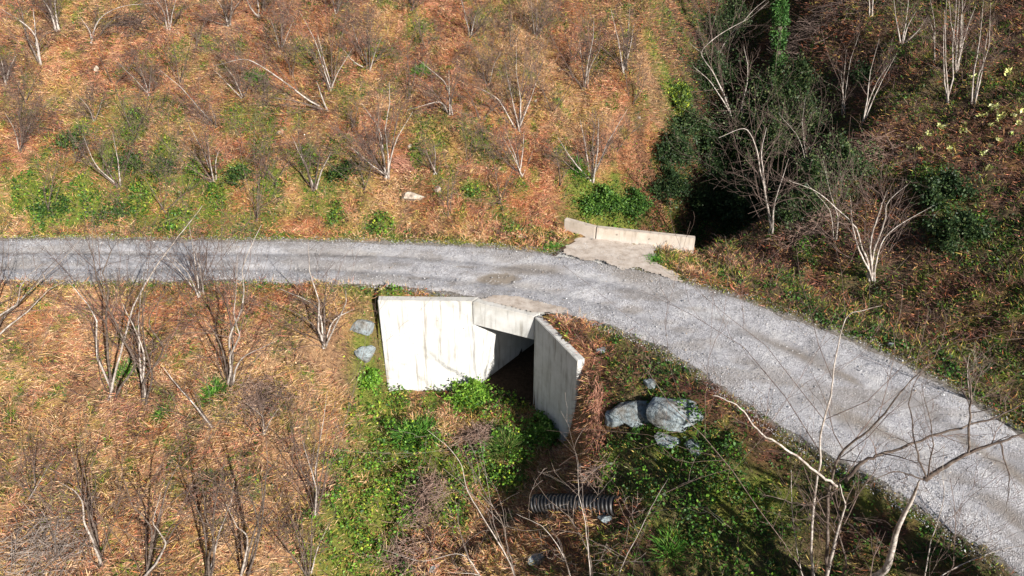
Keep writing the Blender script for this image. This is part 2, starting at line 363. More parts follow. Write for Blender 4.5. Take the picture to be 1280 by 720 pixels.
# ------------------------------------------------------------ terrain
def axis_coords(a, b, step, lo, hi, g=1.18):
    c = list(np.arange(a, b, step)); s = step; v = c[-1]
    while v < hi: s *= g; v += s; c.append(v)
    s = step; v = a; pre = []
    while v > lo: s *= g; v -= s; pre.append(v)
    return np.array(pre[::-1]+c)
xs = axis_coords(-26, 28, .13, -500, 500); ys = axis_coords(9, 45, .13, -300, 700)
X, Y = np.meshgrid(xs, ys); Z = height(X, Y)
nx, ny = len(xs), len(ys)
V = np.stack([X.ravel(), Y.ravel(), Z.ravel()], 1)
i = np.arange(nx-1)[None]+np.arange(ny-1)[:, None]*nx
F = np.stack([i, i+1, i+nx+1, i+nx], -1).reshape(-1, 4)
f = fields(V[:, 0], V[:, 1])
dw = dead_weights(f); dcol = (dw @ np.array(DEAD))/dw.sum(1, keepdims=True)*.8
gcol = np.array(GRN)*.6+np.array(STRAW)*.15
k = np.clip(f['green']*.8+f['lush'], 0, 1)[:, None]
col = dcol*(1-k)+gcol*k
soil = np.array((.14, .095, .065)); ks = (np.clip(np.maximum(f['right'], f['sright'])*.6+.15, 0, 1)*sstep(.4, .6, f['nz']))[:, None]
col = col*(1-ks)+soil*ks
rd = (f['e'] < .12)[:, None]; col = np.where(rd, np.array((.26, .23, .2)), col)
a_, b_ = tunnel(V[:, 0], V[:, 1]); col = np.where(((a_ > -.1) & (a_ < TL+.3) & (b_ > -.1) & (b_ < 1.1))[:, None], soil*.45, col)  # floor colour darkened inside the culvert to stand in for its deep shade
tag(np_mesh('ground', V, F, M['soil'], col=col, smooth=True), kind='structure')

# ------------------------------------------------------------ road
def resample(P, n, lo, hi):
    P = np.array(P); d = np.concatenate([[0], np.cumsum(np.hypot(*np.diff(P, axis=0).T))])
    # smooth it
    u = np.linspace(0, d[-1], 400); x = np.interp(u, d, P[:, 0]); y = np.interp(u, d, P[:, 1])
    return x, y
K = 900
def edge_line(P):
    x, y = np.array(P).T; d = np.concatenate([[0], np.cumsum(np.hypot(np.diff(x), np.diff(y)))])
    i0 = P.index((-20.18, 25.77)) if (-20.18, 25.77) in P else P.index((-18.34, 22.63))
    return x, y, d
def dens(P, ctrl, K):
    x, y, d = edge_line(P)
    return d
# pair the edges by matching normalised length inside three spans
def span(P, ks, n):
    x, y, d = edge_line(P); out = []
    for (a, b), m in zip(zip(ks[:-1], ks[1:]), n):
        u = np.linspace(d[a], d[b], m, endpoint=False); out.append(np.stack([np.interp(u, d, x), np.interp(u, d, y)], 1))
    return np.concatenate(out)
nsp = [20, 500, 420, 40]
EF = span(FAR, [0, 2, 7, 13, 17], nsp); EN = span(NEAR, [0, 2, 8, 18, 22], nsp)
def sm(A, w=15):
    k = np.ones(w)/w; P = np.pad(A, ((w//2, w//2), (0, 0)), 'edge'); return np.stack([np.convolve(P[:, j], k, 'valid') for j in (0, 1)], 1)
EF, EN = sm(EF), sm(EN)
NC = 36; u = np.linspace(0, 1, NC+1)[None, :, None]
G = EN[:, None]*(1-u)+EF[:, None]*u
wd = np.linalg.norm(EF-EN, axis=1)
dirw = (EF-EN)/wd[:, None]
jn = (fbm(G[:, 0, 0]*1.3, G[:, 0, 1]*1.3, 70, 4)-.5)*.55; jf = (fbm(G[:, -1, 0]*1.3, G[:, -1, 1]*1.3, 80, 4)-.5)*.55
G = G+dirw[:, None]*(jn[:, None, None]*(1-u)**6+(jf[:, None, None]-.0)*u**6)
gx, gy = G[..., 0], G[..., 1]; uu = np.broadcast_to(u[..., 0], gx.shape)
z = .0+(fbm(gx*1.2, gy*1.2, 90, 4)-.5)*.05
tr = np.exp(-((uu-.28)/.1)**2)+np.exp(-((uu-.70)/.1)**2)
z = z-.045*(np.exp(-((uu-.30)/.07)**2)+np.exp(-((uu-.68)/.07)**2))*(.5+fbm(gx*.6, gy*.6, 93))+.02*(fbm(gx*4, gy*4, 94, 3)-.5)-.02*tr-.05*np.maximum(0, np.abs(uu-.5)*2-.93)/.07
ph = ground(624, 352)[:2]; pot = 1-sstep(.6, 1.0, np.hypot((gx-ph[0])/.95, (gy-ph[1])/.42)+(fbm(gx*3, gy*3, 91)-.5)*.5)
for q, (px, py, a, b) in enumerate([(460, 321, .5, .2), (520, 351, .6, .2), (585, 338, .5, .15), (790, 390, .5, .3), (700, 335, .6, .15)]):
    c_ = ground(px, py)[:2]; pot = np.maximum(pot, .55*(1-sstep(.5, 1.1, np.hypot((gx-c_[0])/a, (gy-c_[1])/b)+(fbm(gx*3, gy*3, 91)-.5)*.6)))
z = z-.03*pot
fines = np.clip(tr*.9*(.3+fbm(gx*.7, gy*.7, 95)), 0, 1)*.8
brown = np.clip(pot*1.0+(1-sstep(.0, .12, np.minimum(uu, 1-uu)))*.45*fbm(gx*2, gy*2, 97)*1.4, 0, 1)
fines = np.maximum(fines, pot*.5)
dk = np.hypot((gx-ground(660, 378)[0])/1.6, (gy-ground(660, 378)[1])/.55); brown = np.maximum(brown, .7*(1-sstep(.5, 1.1, dk)))
dk = np.hypot((gx-4.6), (gy-23.4)); brown = np.maximum(brown, .7*(1-sstep(.6, 1.5, dk)))
t2 = np.exp(-((uu-.34)/.07)**2)+np.exp(-((uu-.66)/.06)**2); brown = np.maximum(brown, .8*t2*sstep(6, 9, gx)*sstep(.35, .55, fbm(gx*.5+uu*3, gy*.5, 96)))
brown = np.maximum(brown, .4*sstep(.53, .68, fbm(gx*.55+3, gy*1.1, 99, 4)))
brown = np.maximum(brown, .45*t2*sstep(.45, .6, fbm(gx*.35, gy*2.5, 98)))
V = np.stack([gx, gy, z], -1).reshape(-1, 3); r_, c_ = gx.shape
i = np.arange(c_-1)[None]+np.arange(r_-1)[:, None]*c_
F = np.stack([i, i+c_, i+c_+1, i+1], -1).reshape(-1, 4)
tag(np_mesh('road', V, F, M['road'], col=np.stack([uu, fines, brown], -1).reshape(-1, 3), smooth=True), kind='structure')

# ------------------------------------------------------------ solids
def prism(name, poly, z0, z1, mat, parent=None, bev=.02):
    """upright slab; poly is a list of (x,y); z0,z1 numbers or one per corner"""
    n = len(poly); z0 = [z0]*n if np.isscalar(z0) else z0; z1 = [z1]*n if np.isscalar(z1) else z1
    vs_ = [(p[0], p[1], z0[i]) for i, p in enumerate(poly)]+[(p[0], p[1], z1[i]) for i, p in enumerate(poly)]
    fs = [tuple(range(n))[::-1], tuple(range(n, 2*n))]+[(i, (i+1) % n, n+(i+1) % n, n+i) for i in range(n)]
    me = bpy.data.meshes.new(name); me.from_pydata(vs_, [], fs); me.materials.append(mat)
    import bmesh
    bm = bmesh.new(); bm.from_mesh(me); bmesh.ops.recalc_face_normals(bm, faces=bm.faces)
    if bev: bmesh.ops.bevel(bm, geom=bm.edges[:], offset=bev, segments=2, affect='EDGES')
    bm.to_mesh(me); bm.free()
    o = bpy.data.objects.new(name, me); COL.objects.link(o)
    if parent: o.parent = parent
    return o
cul = empty('culvert', (0, 0, 0)); tag(cul, 'pale concrete culvert under the road with splayed wing walls and a dark opening', 'culvert')
TH = .3
lw = prism('wing_wall', [W0, (C1[0], C1[1]), (C1[0]+.22, C1[1]+TH), (W0[0]-.02, W0[1]+TH)], -4.6, [-.02, .03, .03, -.02], M['conc'], cul)
lw['label'] = 'sunlit white wing wall left of the opening'
wdv = np.array(W3)-np.array(C2); wdv /= np.linalg.norm(wdv); nrm = np.array((-wdv[1], wdv[0]))
A, B = np.array(C2), np.array(W3)
rw = prism('wing_wall', [tuple(A+wdv*.02), tuple(B), tuple(B+nrm*.26), tuple(A+wdv*.02+nrm*.26)], -4.6, [-.02, -.12, -.12, -.02], M['conc'], cul)
rw['label'] = 'shaded wing wall right of the opening'
def along(p, t): return (p[0]+AX[0]*t, p[1]+AX[1]*t)
ed = np.array(C2)-np.array(C1); ed /= np.linalg.norm(ed)
prism('abutment', [along(C1, .31), along(C1, TL), tuple(np.array(along(C1, TL))-ed*.3), tuple(np.array(along(C1, .31))-ed*.3)], -4.6, -.98, M['conc'], cul)
prism('abutment', [(C1[0]+.003, C1[1]+.003), along(C1, .307), tuple(np.array(along(C1, .307))-ed*.28), (C1[0]-.2, C1[1]+.25)], -4.6, -.985, M['conc'], cul, bev=0)
prism('abutment', [along(C2, .1), along(C2, TL), tuple(np.array(along(C2, TL))+ed*.3), tuple(np.array(along(C2, .1))+ed*.3)], -4.6, -.98, M['conc'], cul)
o_ = ed*.0
prism('deck', [tuple(np.array(C1)+ed*.012+(0, -.0)), tuple(np.array(C2)-ed*.01), along(C2, .32), along(C1, .32)], [-.92, -.98, -.98, -.92], [.03, -.02, -.02, .03], M['conc'], cul)
prism('deck_slab', [tuple(np.array(along(C1, .33))-ed*.3), tuple(np.array(along(C2, .33))+ed*.3), tuple(np.array(along(C2, TL))+ed*.3), tuple(np.array(along(C1, TL))-ed*.3)], -.975, -.12, M['conc'], cul, bev=0)
# form joints on the face of the left wing wall
jt = Tubes()
for tx in (.46, .80):
    p = np.array(W0)*(1-tx)+np.array(C1)*tx
    jt.add([[p[0], p[1]+.004, -4.2], [p[0], p[1]+.004, -.05]], [.008, .008], 6)
M['stain'] = bark('joint_stain', (.24, .21, .17), (.33, .3, .26), (.4, .37, .33))
jt.build('form_joint', M['stain'], cul)
th_ = Tubes()
for (u_, z_) in [(.12, -.9), (.36, -1.0), (.62, -.8), (.9, -1.1), (.14, -2.2), (.38, -2.3), (.64, -2.1), (.88, -2.4)]:
    p = np.array(W0)*(1-u_)+np.array(C1)*u_; th_.add([[p[0], p[1]-.006, z_], [p[0], p[1]+.02, z_]], [.022, .022], 8)
    for q in (0, ): th_.add([[p[0], p[1]-.006, z_], [p[0], p[1]-.0055, z_]], [.022, .001], 8)
th_.build('tie_hole', M['stain'], cul)
# parapet behind the road
pp = empty('parapet', (0, 0, 0)); tag(pp, 'low weathered concrete parapet of two sections on the far side of the road', 'parapet')
def wallseg(a, b, z1a, z1b, th=.24, z0=-1.6, nm='parapet_section'):
    a, b = np.array(a), np.array(b); d = (b-a)/np.linalg.norm(b-a); nn = np.array((-d[1], d[0]))*th
    return prism(nm, [tuple(a), tuple(b), tuple(b+nn), tuple(a+nn)], z0, [z1a, z1b, z1b, z1a], M['conc2'], pp)
wallseg(PAR[0], (PAR[1][0]-.02, PAR[1][1]+.01), .52, .46)
wallseg((PAR[1][0]+.02, PAR[1][1]), PAR[2], .47, .42)
wh = Tubes()
for t in (.22, .55, .72): 
    p = np.array(PAR[1])*(1-t)+np.array(PAR[2])*t; wh.add([[p[0], p[1]-.015, .3-.15*t], [p[0], p[1]+.03, .3-.15*t]], [.03, .03], 8)
wh.build('weep_hole', M['pipe'], pp)

def patch(name, poly, z, mat, seed, res=.07, jitter=.25, hump=.03):
    P = np.array(poly); x0, y0 = P.min(0)-.4; x1, y1 = P.max(0)+.4
    xx, yy = np.meshgrid(np.arange(x0, x1, res), np.arange(y0, y1, res))
    ins = np.zeros(xx.shape, bool); j = len(P)-1
    qx = xx+(fbm(xx*1.5, yy*1.5, seed)-.5)*jitter*2; qy = yy+(fbm(xx*1.5, yy*1.5, seed+9)-.5)*jitter*2
    for i in range(len(P)):
        c = ((P[i, 1] > qy) != (P[j, 1] > qy)) & (qx < (P[j, 0]-P[i, 0])*(qy-P[i, 1])/(P[j, 1]-P[i, 1]+1e-12)+P[i, 0]); ins ^= c; j = i
    zz = z+(fbm(xx*2, yy*2, seed+3)-.5)*hump
    nn = xx.shape[1]; i = np.arange(nn-1)[None]+np.arange(xx.shape[0]-1)[:, None]*nn
    ok = ins[:-1, :-1] & ins[1:, :-1] & ins[:-1, 1:] & ins[1:, 1:]
    F = np.stack([i, i+1, i+nn+1, i+nn], -1)[ok]
    used = np.unique(F); rem = np.zeros(xx.size, int); rem[used] = np.arange(len(used))
    V = np.stack([xx.ravel(), yy.ravel(), zz.ravel()], 1)[used]
    return tag(np_mesh(name, V, rem[F], mat, smooth=True), kind='structure')
patch('culvert_apron', [(1.75, 24.45), (2.5, 26.2), (3.4, 25.72), (5.6, 25.2), (5.5, 23.9), (6.5, 22.4), (4.5, 23.3), (2.8, 24.1)], -.005, M['dirt'], 100, jitter=.45)
patch('deck_fill', [(-1.2, 21.3), (-.6, 21.62), (.3, 21.5), (1.2, 21.1), (1.9, 20.75), (1.7, 20.35), (.9, 20.5), (.72, 20.45), (-.3, 20.9)], .035, M['dirt'], 110, jitter=.03, hump=.02)

m, n, l, bs = newmat('tan_rock'); M['rock2'] = m; P = worldpos(n)
n1 = noise_node(n, l, 5, 8, .7, P)
l.new(ramp(n, l, n1.outputs[0], [(.35, (.16, .12, .09)), (.5, (.38, .31, .24)), (.68, (.56, .5, .42))]).outputs[0], bs.inputs['Base Color']); bs.inputs['Roughness'].default_value = .9
bump(n, l, n1.outputs[0], bs, .9, .1)
# ------------------------------------------------------------ rocks
def rock(name, c, size, seed, mat, n=3, flat=.8, rz=0., sub=4):
    import bmesh
    bm = bmesh.new(); bmesh.ops.create_icosphere(bm, subdivisions=sub, radius=1)
    V = np.array([v.co[:] for v in bm.verts]); r2 = np.random.default_rng(seed)
    for _ in range(14):         # chop with planes: angular faces
        d = r2.normal(size=3); d /= np.linalg.norm(d); lim = .42+.35*r2.random(); t = V@d; V -= np.maximum(0, t-lim)[:, None]*d*.92
    nz = fbm(V[:, 0]*2.2+V[:, 2]+seed, V[:, 1]*2.2-V[:, 2]*1.3, seed, 4)-.5
    V *= 1+.22*nz[:, None]
    V = V*np.array(size); cr, sr = math.cos(rz), math.sin(rz)
    V = np.stack([V[:, 0]*cr-V[:, 1]*sr, V[:, 0]*sr+V[:, 1]*cr, V[:, 2]], 1)
    for v, q in zip(bm.verts, V): v.co = q
    me = bpy.data.meshes.new(name); bm.to_mesh(me); bm.free(); me.materials.append(mat)
    o = bpy.data.objects.new(name, me); COL.objects.link(o); o.location = [float(q) for q in c]
    return o
def rock_px(px, py, size, seed, label, rz=0, dz=0, dy=0):
    p = ground(px, py); o = rock('boulder', (p[0], p[1]+dy, p[2]+dz), size, seed, M['rock2' if py < 300 else 'rock'], rz=rz); tag(o, label, 'boulder'); return o
rock_px(852, 519, (1.05, .65, .6), 3, 'largest bluish boulder in the bank below the road edge', -.2, -.05, .1)
rock_px(806, 521, (1.05, .6, .5), 46, 'flat bluish slab joined to the left side of the largest bluish boulder', .1, -.05, .1)
rock_px(765, 528, (.45, .4, .35), 5, 'pale boulder between the wing wall and the largest bluish boulder', .3, .05)
rock_px(832, 553, (.42, .35, .28), 8, 'small boulder just under the largest bluish boulder', 0, .05)
rock_px(452, 410, (.62, .4, .48), 11, 'blue grey boulder against the top left end of the white wing wall', 0, .05)
rock_px(458, 441, (.5, .38, .36), 12, 'smaller blue grey boulder below another at the left wing wall', .5, .0)
rock_px(812, 484, (.3, .25, .14), 17, 'flat pale rock slab lying above the largest bluish boulder', -.5, .1)
rock_px(752, 440, (.2, .16, .13), 18, 'small white stone on the grass beside the right wing wall', .2, .06)
rock_px(540, 712, (.42, .3, .25), 21, 'grey boulder in the ravine at the bottom of the picture', .2, -.12)
rock_px(672, 700, (.3, .25, .2), 22, 'grey rock under sticks near the bottom right of the ravine', .6, .02)
rock_px(758, 650, (.25, .2, .15), 23, 'small pale rock just below the black pipe', 0, .04)
rock_px(725, 585, (.14, .12, .1), 24, 'little white stone above the black pipe', 0, .06)
rock_px(870, 560, (.35, .3, .25), 26, 'brown rock in shade right of the bluish boulders', 0, .0)
rock_px(650, 296, (.3, .15, .1), 28, 'flat stone on the grass verge left of the parapet', 0, .04)
rock_px(512, 244, (.85, .4, .34), 31, 'broad pale rock outcrop on the hillside above the road', .1, -.08)
rock_px(546, 238, (.3, .25, .22), 32, 'pale rock outcrop right of the broad one above the road', -.4, .0)
rock_px(122, 92, (.14, .1, .26), 33, 'small upright pale rock on the upper left hillside', 0, .12)
rock_px(222, 43, (.12, .1, .1), 35, 'small white stone among shrubs near the top left', 0, .05)
rock_px(512, 184, (.14, .12, .1), 36, 'small white stone above the pale rock outcrops', 0, .05)
rock_px(670, 128, (.09, .09, .09), 37, 'small white stone beneath the middle hazel on the hill', 0, .05)
rock_px(799, 148, (.1, .09, .09), 38, 'small white stone near the edge of the dark gully', 0, .05)
rock_px(1112, 432, (.14, .1, .1), 39, 'grey stone at the far edge of the road on the right', 0, .05)
rock_px(352, 165, (.3, .2, .18), 40, 'tan rock among green plants left of the hillside centre', .4, 0)

# ------------------------------------------------------------ pipe
pa = ground(676, 640); pa = pa+np.array((-.15, .1, .24)); pb = ground(768, 640)+np.array((.1, .1, .12))
k = 180; t = np.linspace(0, 1, k)[:, None]; PL = pa*(1-t)+pb*t
PL[:, 2] += .05*np.sin(t[:, 0]*3.1)
R = .27+.022*np.sign(np.sin(t[:, 0]*2*math.pi*22))*np.minimum(1, np.abs(np.sin(t[:, 0]*2*math.pi*22))*2.5)
tb = Tubes(); tb.add(PL, R, 28); tb.add(PL[::-1], (R-.03)[::-1], 28)
po = tb.build('corrugated_pipe', M['pipe']); tag(po, 'black corrugated plastic drain pipe lying in the ravine', 'pipe')

# ------------------------------------------------------------ leaves and blades
def tris(name, P, D, Lg, Wd, colr, mat, parent=None, off=None, bendz=0):
    """thin tapered blades from base P along D"""
    n = len(P); D = D/np.linalg.norm(D, axis=1, keepdims=True)
    s = np.cross(D, rng.normal(size=(n, 3))); s /= np.linalg.norm(s, axis=1, keepdims=True)+1e-9
    s *= Wd[:, None]*.5
    tip = P+D*Lg[:, None]; tip[:, 2] -= bendz*Lg
    mid = P+D*Lg[:, None]*.5
    V = np.stack([P-s*.7, mid-s, tip, mid+s], 1).reshape(-1, 3)
    if off is not None: V = V-np.array(off)
    F = np.arange(n*4).reshape(n, 4)
    return np_mesh(name, V, F, mat, parent, col=np.repeat(colr, 4, 0))
def rand_region(n, x0=-30, x1=30, y0=10, y1=52):
    x = rng.uniform(x0, x1, n); y = rng.uniform(y0, y1, n)
    k = np.abs(x) < 1.8+.70*(y*.85+8.0); return x[k], y[k]
def inview(x, y, z, m=60):
    d = y*math.cos(PITCH)+(CH-z)*math.sin(PITCH); u = y*math.sin(PITCH)-(CH-z)*math.cos(PITCH)
    px = 640+FPX*x/d; py = 360-FPX*u/d
    return (px > -150-m) & (px < 1430+m) & (py > -120) & (py < 860)
def intunnel(x, y):
    a, b = tunnel(x, y); return (a > -.0) & (a < TL+.4) & (b > -.2) & (b < 1.2)
def nearwall(x, y):
    return (pdist(x, y, [(W0[0], W0[1]+.15), (C1[0]+.1, C1[1]+.15), (C2[0]+.1, C2[1]+.15)]) < .19) | (pdist(x, y, [(C2[0]+.11, C2[1]), (W3[0]+.11, W3[1]+.05)]) < .17) | (pdist(x, y, [(p[0]+.03, p[1]+.12) for p in PAR]) < .16)
def slope(x, y):
    hx = (height(x+.3, y)-height(x-.3, y))/.6; hy = (height(x, y+.3)-height(x, y-.3))/.6
    g = np.stack([-hx, -hy], 1); return np.clip(g, -1.5, 1.5)
# dead bracken and fallen grass
x, y = rand_region(2100000); f = fields(x, y)
prob = np.clip(1.1-1.0*f['lush']-.8*f['green'], .05, 1)*np.where(np.maximum(f['right'], f['sright']) > .5, .75, 1)
prob = np.where(f['e'] < .55, prob*.6, prob)
z = height(x, y)
ok = (rng.random(len(x)) < prob) & (f['e'] > .05+.25*rng.random(len(x))) & ~intunnel(x, y) & ~nearwall(x, y) & inview(x, y, z)
ap = (x > 1.6) & (x < 6.0) & (y > 23) & (y < 26) & (y > 24.4+(3.0-x)*.9-.4) & (f['e'] < 2.6)
ok &= ~((x > 2.4+(y-24.2)*.55) & (x < 5.7) & (y < 26.0) & f['north'])
x, y, z = x[ok], y[ok], z[ok]; f = {k: v[ok] for k, v in f.items()}; n = len(x)
g = slope(x, y)
D = rng.normal(size=(n, 3))*np.array((.9, .9, .28)); D[:, :2] += g*.8; D[:, 2] = np.abs(D[:, 2])+.10-np.linalg.norm(g, axis=1)*.25
leafy = rng.random(n) < np.where(f['right'] > .5, .3, .12)
Lg = np.where(leafy, rng.uniform(.04, .09, n), rng.uniform(.12, .40, n)); Wd = np.where(leafy, rng.uniform(.03, .065, n), rng.uniform(.006, .019, n))
nearb = np.clip((20-y)/6, 0, 1)*f['sright']; Lg *= 1-.3*nearb; Wd *= 1-.45*nearb
colr = pick(n, DEAD, dead_weights(f))
clump = fbm(x*2.6, y*2.6, 130, 3)
Pz = z+rng.uniform(0, .15, n)*np.clip(clump*3-.9, 0, 1.4)
D[:, 2] += .8*np.clip(clump*3-1.3, 0, 1)*(~leafy)
tag(tris('dead_bracken', np.stack([x, y, Pz], 1), D, Lg, Wd, colr, M['straw']), 'tan and rust dead bracken and fallen leaves covering the slopes', 'bracken', kind='stuff')
# grass
x, y = rand_region(1600000); f = fields(x, y); z = height(x, y)
tuft = sstep(.36, .56, fbm(x*3.2, y*3.2, 140, 3))
prob = np.clip(f['green']*1.2+.03+f['lush']*.5, 0, 1)*(.15+.85*tuft)
ok = (rng.random(len(x)) < prob) & (f['e'] > -.16+.34*rng.random(len(x))*(fbm(x*2, y*2, 171, 2) > .4)) & ~intunnel(x, y) & ~nearwall(x, y) & inview(x, y, z)
ok &= ~((x > 2.4+(y-24.2)*.55) & (x < 5.5) & f['north'] & (y < 26.3))
x, y, z = x[ok], y[ok], z[ok]; f = {k: v[ok] for k, v in f.items()}; n = len(x)
D = rng.normal(size=(n, 3))*np.array((.7, .7, .3)); D[:, 2] = np.abs(D[:, 2])+.5; D[:, :2] += slope(x, y)*.5
sh = np.where(f['e'] < 1.2, .55, 1.0)
Lg = rng.uniform(.08, .26, n)*sh; Wd = rng.uniform(.010, .026, n)
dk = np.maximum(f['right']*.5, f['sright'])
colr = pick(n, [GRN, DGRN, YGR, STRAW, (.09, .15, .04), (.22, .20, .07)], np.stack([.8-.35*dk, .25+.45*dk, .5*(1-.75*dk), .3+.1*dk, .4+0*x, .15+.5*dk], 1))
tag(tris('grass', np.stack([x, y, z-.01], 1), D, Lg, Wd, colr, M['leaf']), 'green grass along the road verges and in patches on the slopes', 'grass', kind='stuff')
# leafy ground cover (brambles, ivy, nettles)
x, y = rand_region(1100000); f = fields(x, y); z = height(x, y)
tuft = sstep(.38, .6, fbm(x*2.2, y*2.2, 150, 3))
gulf = pdist(x, y, [(g_[0], g_[1]) for g_ in GUL]); gw = (1-sstep(1.5, 4.0, gulf))*(y > 26.3)
prob = np.clip(f['lush']*1.4+.55*f['green']*tuft+gw*.9*(x > 4.5)+.22*f['right']*tuft+.25*f['sright']*tuft, 0, 1)*(.1+.9*tuft)
ok = (rng.random(len(x)) < prob) & (f['e'] > .3) & ~intunnel(x, y) & ~nearwall(x, y) & inview(x, y, z)
ok &= ~((x > 2.4) & (x < 7.1) & f['north'] & (y < 26.0))
x, y, z, tuft, gw = x[ok], y[ok], z[ok], tuft[ok], gw[ok]; f = {k: v[ok] for k, v in f.items()}; n = len(x)
D = rng.normal(size=(n, 3)); D[:, 2] = np.abs(D[:, 2])*.5
hgt = rng.random(n)**.7*(.08+.48*f['lush']*tuft+.3*gw*tuft)
Lg = rng.uniform(.05, .12, n); Wd = Lg*rng.uniform(.5, .9, n)
lu = f['lush']
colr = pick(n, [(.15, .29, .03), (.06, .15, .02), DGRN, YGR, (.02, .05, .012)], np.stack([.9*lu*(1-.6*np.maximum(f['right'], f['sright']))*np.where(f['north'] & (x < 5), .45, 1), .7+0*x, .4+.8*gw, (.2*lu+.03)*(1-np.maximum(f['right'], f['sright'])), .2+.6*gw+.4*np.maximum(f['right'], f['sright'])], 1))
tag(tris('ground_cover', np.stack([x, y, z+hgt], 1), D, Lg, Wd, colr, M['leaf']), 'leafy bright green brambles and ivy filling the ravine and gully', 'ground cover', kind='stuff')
# pebbles
n = 26000
k = rng.integers(0, gx.shape[0]-1, n*3); k = k[(gx[k, 0] > -24) & (gx[k, 0] < 14)][:n]; n = len(k)
ee = rng.random(n); uq = np.where(ee < .35, rng.beta(.8, 6, n)-.09, np.where(ee < .7, 1.09-rng.beta(.8, 6, n), rng.random(n)))
P0 = EN[k]*(1-uq)[:, None]+EF[k]*uq[:, None]+rng.normal(size=(n, 2))*.05
bad = intunnel(P0[:, 0], P0[:, 1]) & (P0[:, 1] < 21.0); P0 = P0[~bad]; n = len(P0); uq = uq[~bad]
ap_ = rng.random((900, 2))*np.array((3.4, 3.2))+np.array((2.3, 22.9)); ap_ = ap_[(ap_[:, 1] < np.interp(ap_[:, 0], [2.3, 3.1, 5.8], [24.9, 25.7, 25.1])) & (ap_[:, 1] > 25.2-(ap_[:, 0]-1.5)*.9)]
P0 = np.concatenate([P0, ap_]); uq = np.concatenate([uq, np.full(len(ap_), -9.)]); n = len(P0)
sz = rng.uniform(.007, .024, n)*np.where(rng.random(n) < .03, 1.9, 1)
zz = np.where(uq < -5, .03, 0)+np.where((uq > .02) & (uq < .98), .012, np.maximum(height(P0[:, 0], P0[:, 1]), -.05)+.01)
oc = np.array([(1, 0, 0), (0, 1, 0), (-1, 0, 0), (0, -1, 0), (0, 0, .7), (0, 0, -.5)])
V = np.stack([P0[:, 0], P0[:, 1], zz], 1)[:, None]+oc[None]*sz[:, None, None]*rng.uniform(.6, 1.2, (n, 6, 1))
Ft = np.array([(0, 1, 4), (1, 2, 4), (2, 3, 4), (3, 0, 4), (1, 0, 5), (2, 1, 5), (3, 2, 5), (0, 3, 5)])
F = (np.arange(n)[:, None, None]*6+Ft[None]).reshape(-1, 3)
pc = pick(n, [(.36, .355, .36), (.5, .49, .48), (.22, .21, .2), (.34, .28, .22)], [1, .6, .7, .3])
tag(np_mesh('gravel', V.reshape(-1, 3), F, M['stone'], col=np.repeat(pc, 6, 0)), 'loose grey gravel scattered over the road and its edges', 'gravel', kind='stuff')

# ------------------------------------------------------------ trees and shrubs
def rot_about(v, ax, ang):
    ax = ax/np.linalg.norm(ax); return v*math.cos(ang)+np.cross(ax, v)*math.sin(ang)+ax*np.dot(ax, v)*(1-math.cos(ang))
def sprout(P, R, tw, rs, nb=7, lenf=.34, twn=5, depth=2, up=.25, minr=.0022):
    """branches with twigs off one polyline"""
    seg = np.linalg.norm(np.diff(P, axis=0), axis=1); L = seg.sum(); k = len(P)
    for _ in range(nb):
        t = rs.uniform(.25, .99); q = t*(k-1); i = min(int(q), k-2); f_ = q-i
        b = P[i]*(1-f_)+P[i+1]*f_; d = P[i+1]-P[i]; d /= np.linalg.norm(d)+1e-9
        s = rs.normal(size=3); s -= d*np.dot(s, d); s /= np.linalg.norm(s)
        nd = d*math.cos(.75)+s*math.sin(.75)*rs.uniform(.6, 1.3); nd[2] += up*rs.random(); nd /= np.linalg.norm(nd)
        ln = L*lenf*rs.uniform(.4, 1.15)*(1.25-.55*t)
        m = 5; pts = [b]; c = nd.copy()
        for j in range(m-1):
            c = c+rs.normal(size=3)*.18; c[2] += .05*up; c /= np.linalg.norm(c); pts.append(pts[-1]+c*ln/(m-1))
        pts = np.array(pts); r0 = max((R[i]*(1-f_)+R[i+1]*f_)*.55, minr); rr = np.linspace(r0, minr, m)
        tw.setdefault(5, [[], []]); tw[5][0].append(pts); tw[5][1].append(rr)
        if depth > 1: sprout(pts, rr, tw, rs, twn, .55, twn, depth-1, up, minr)
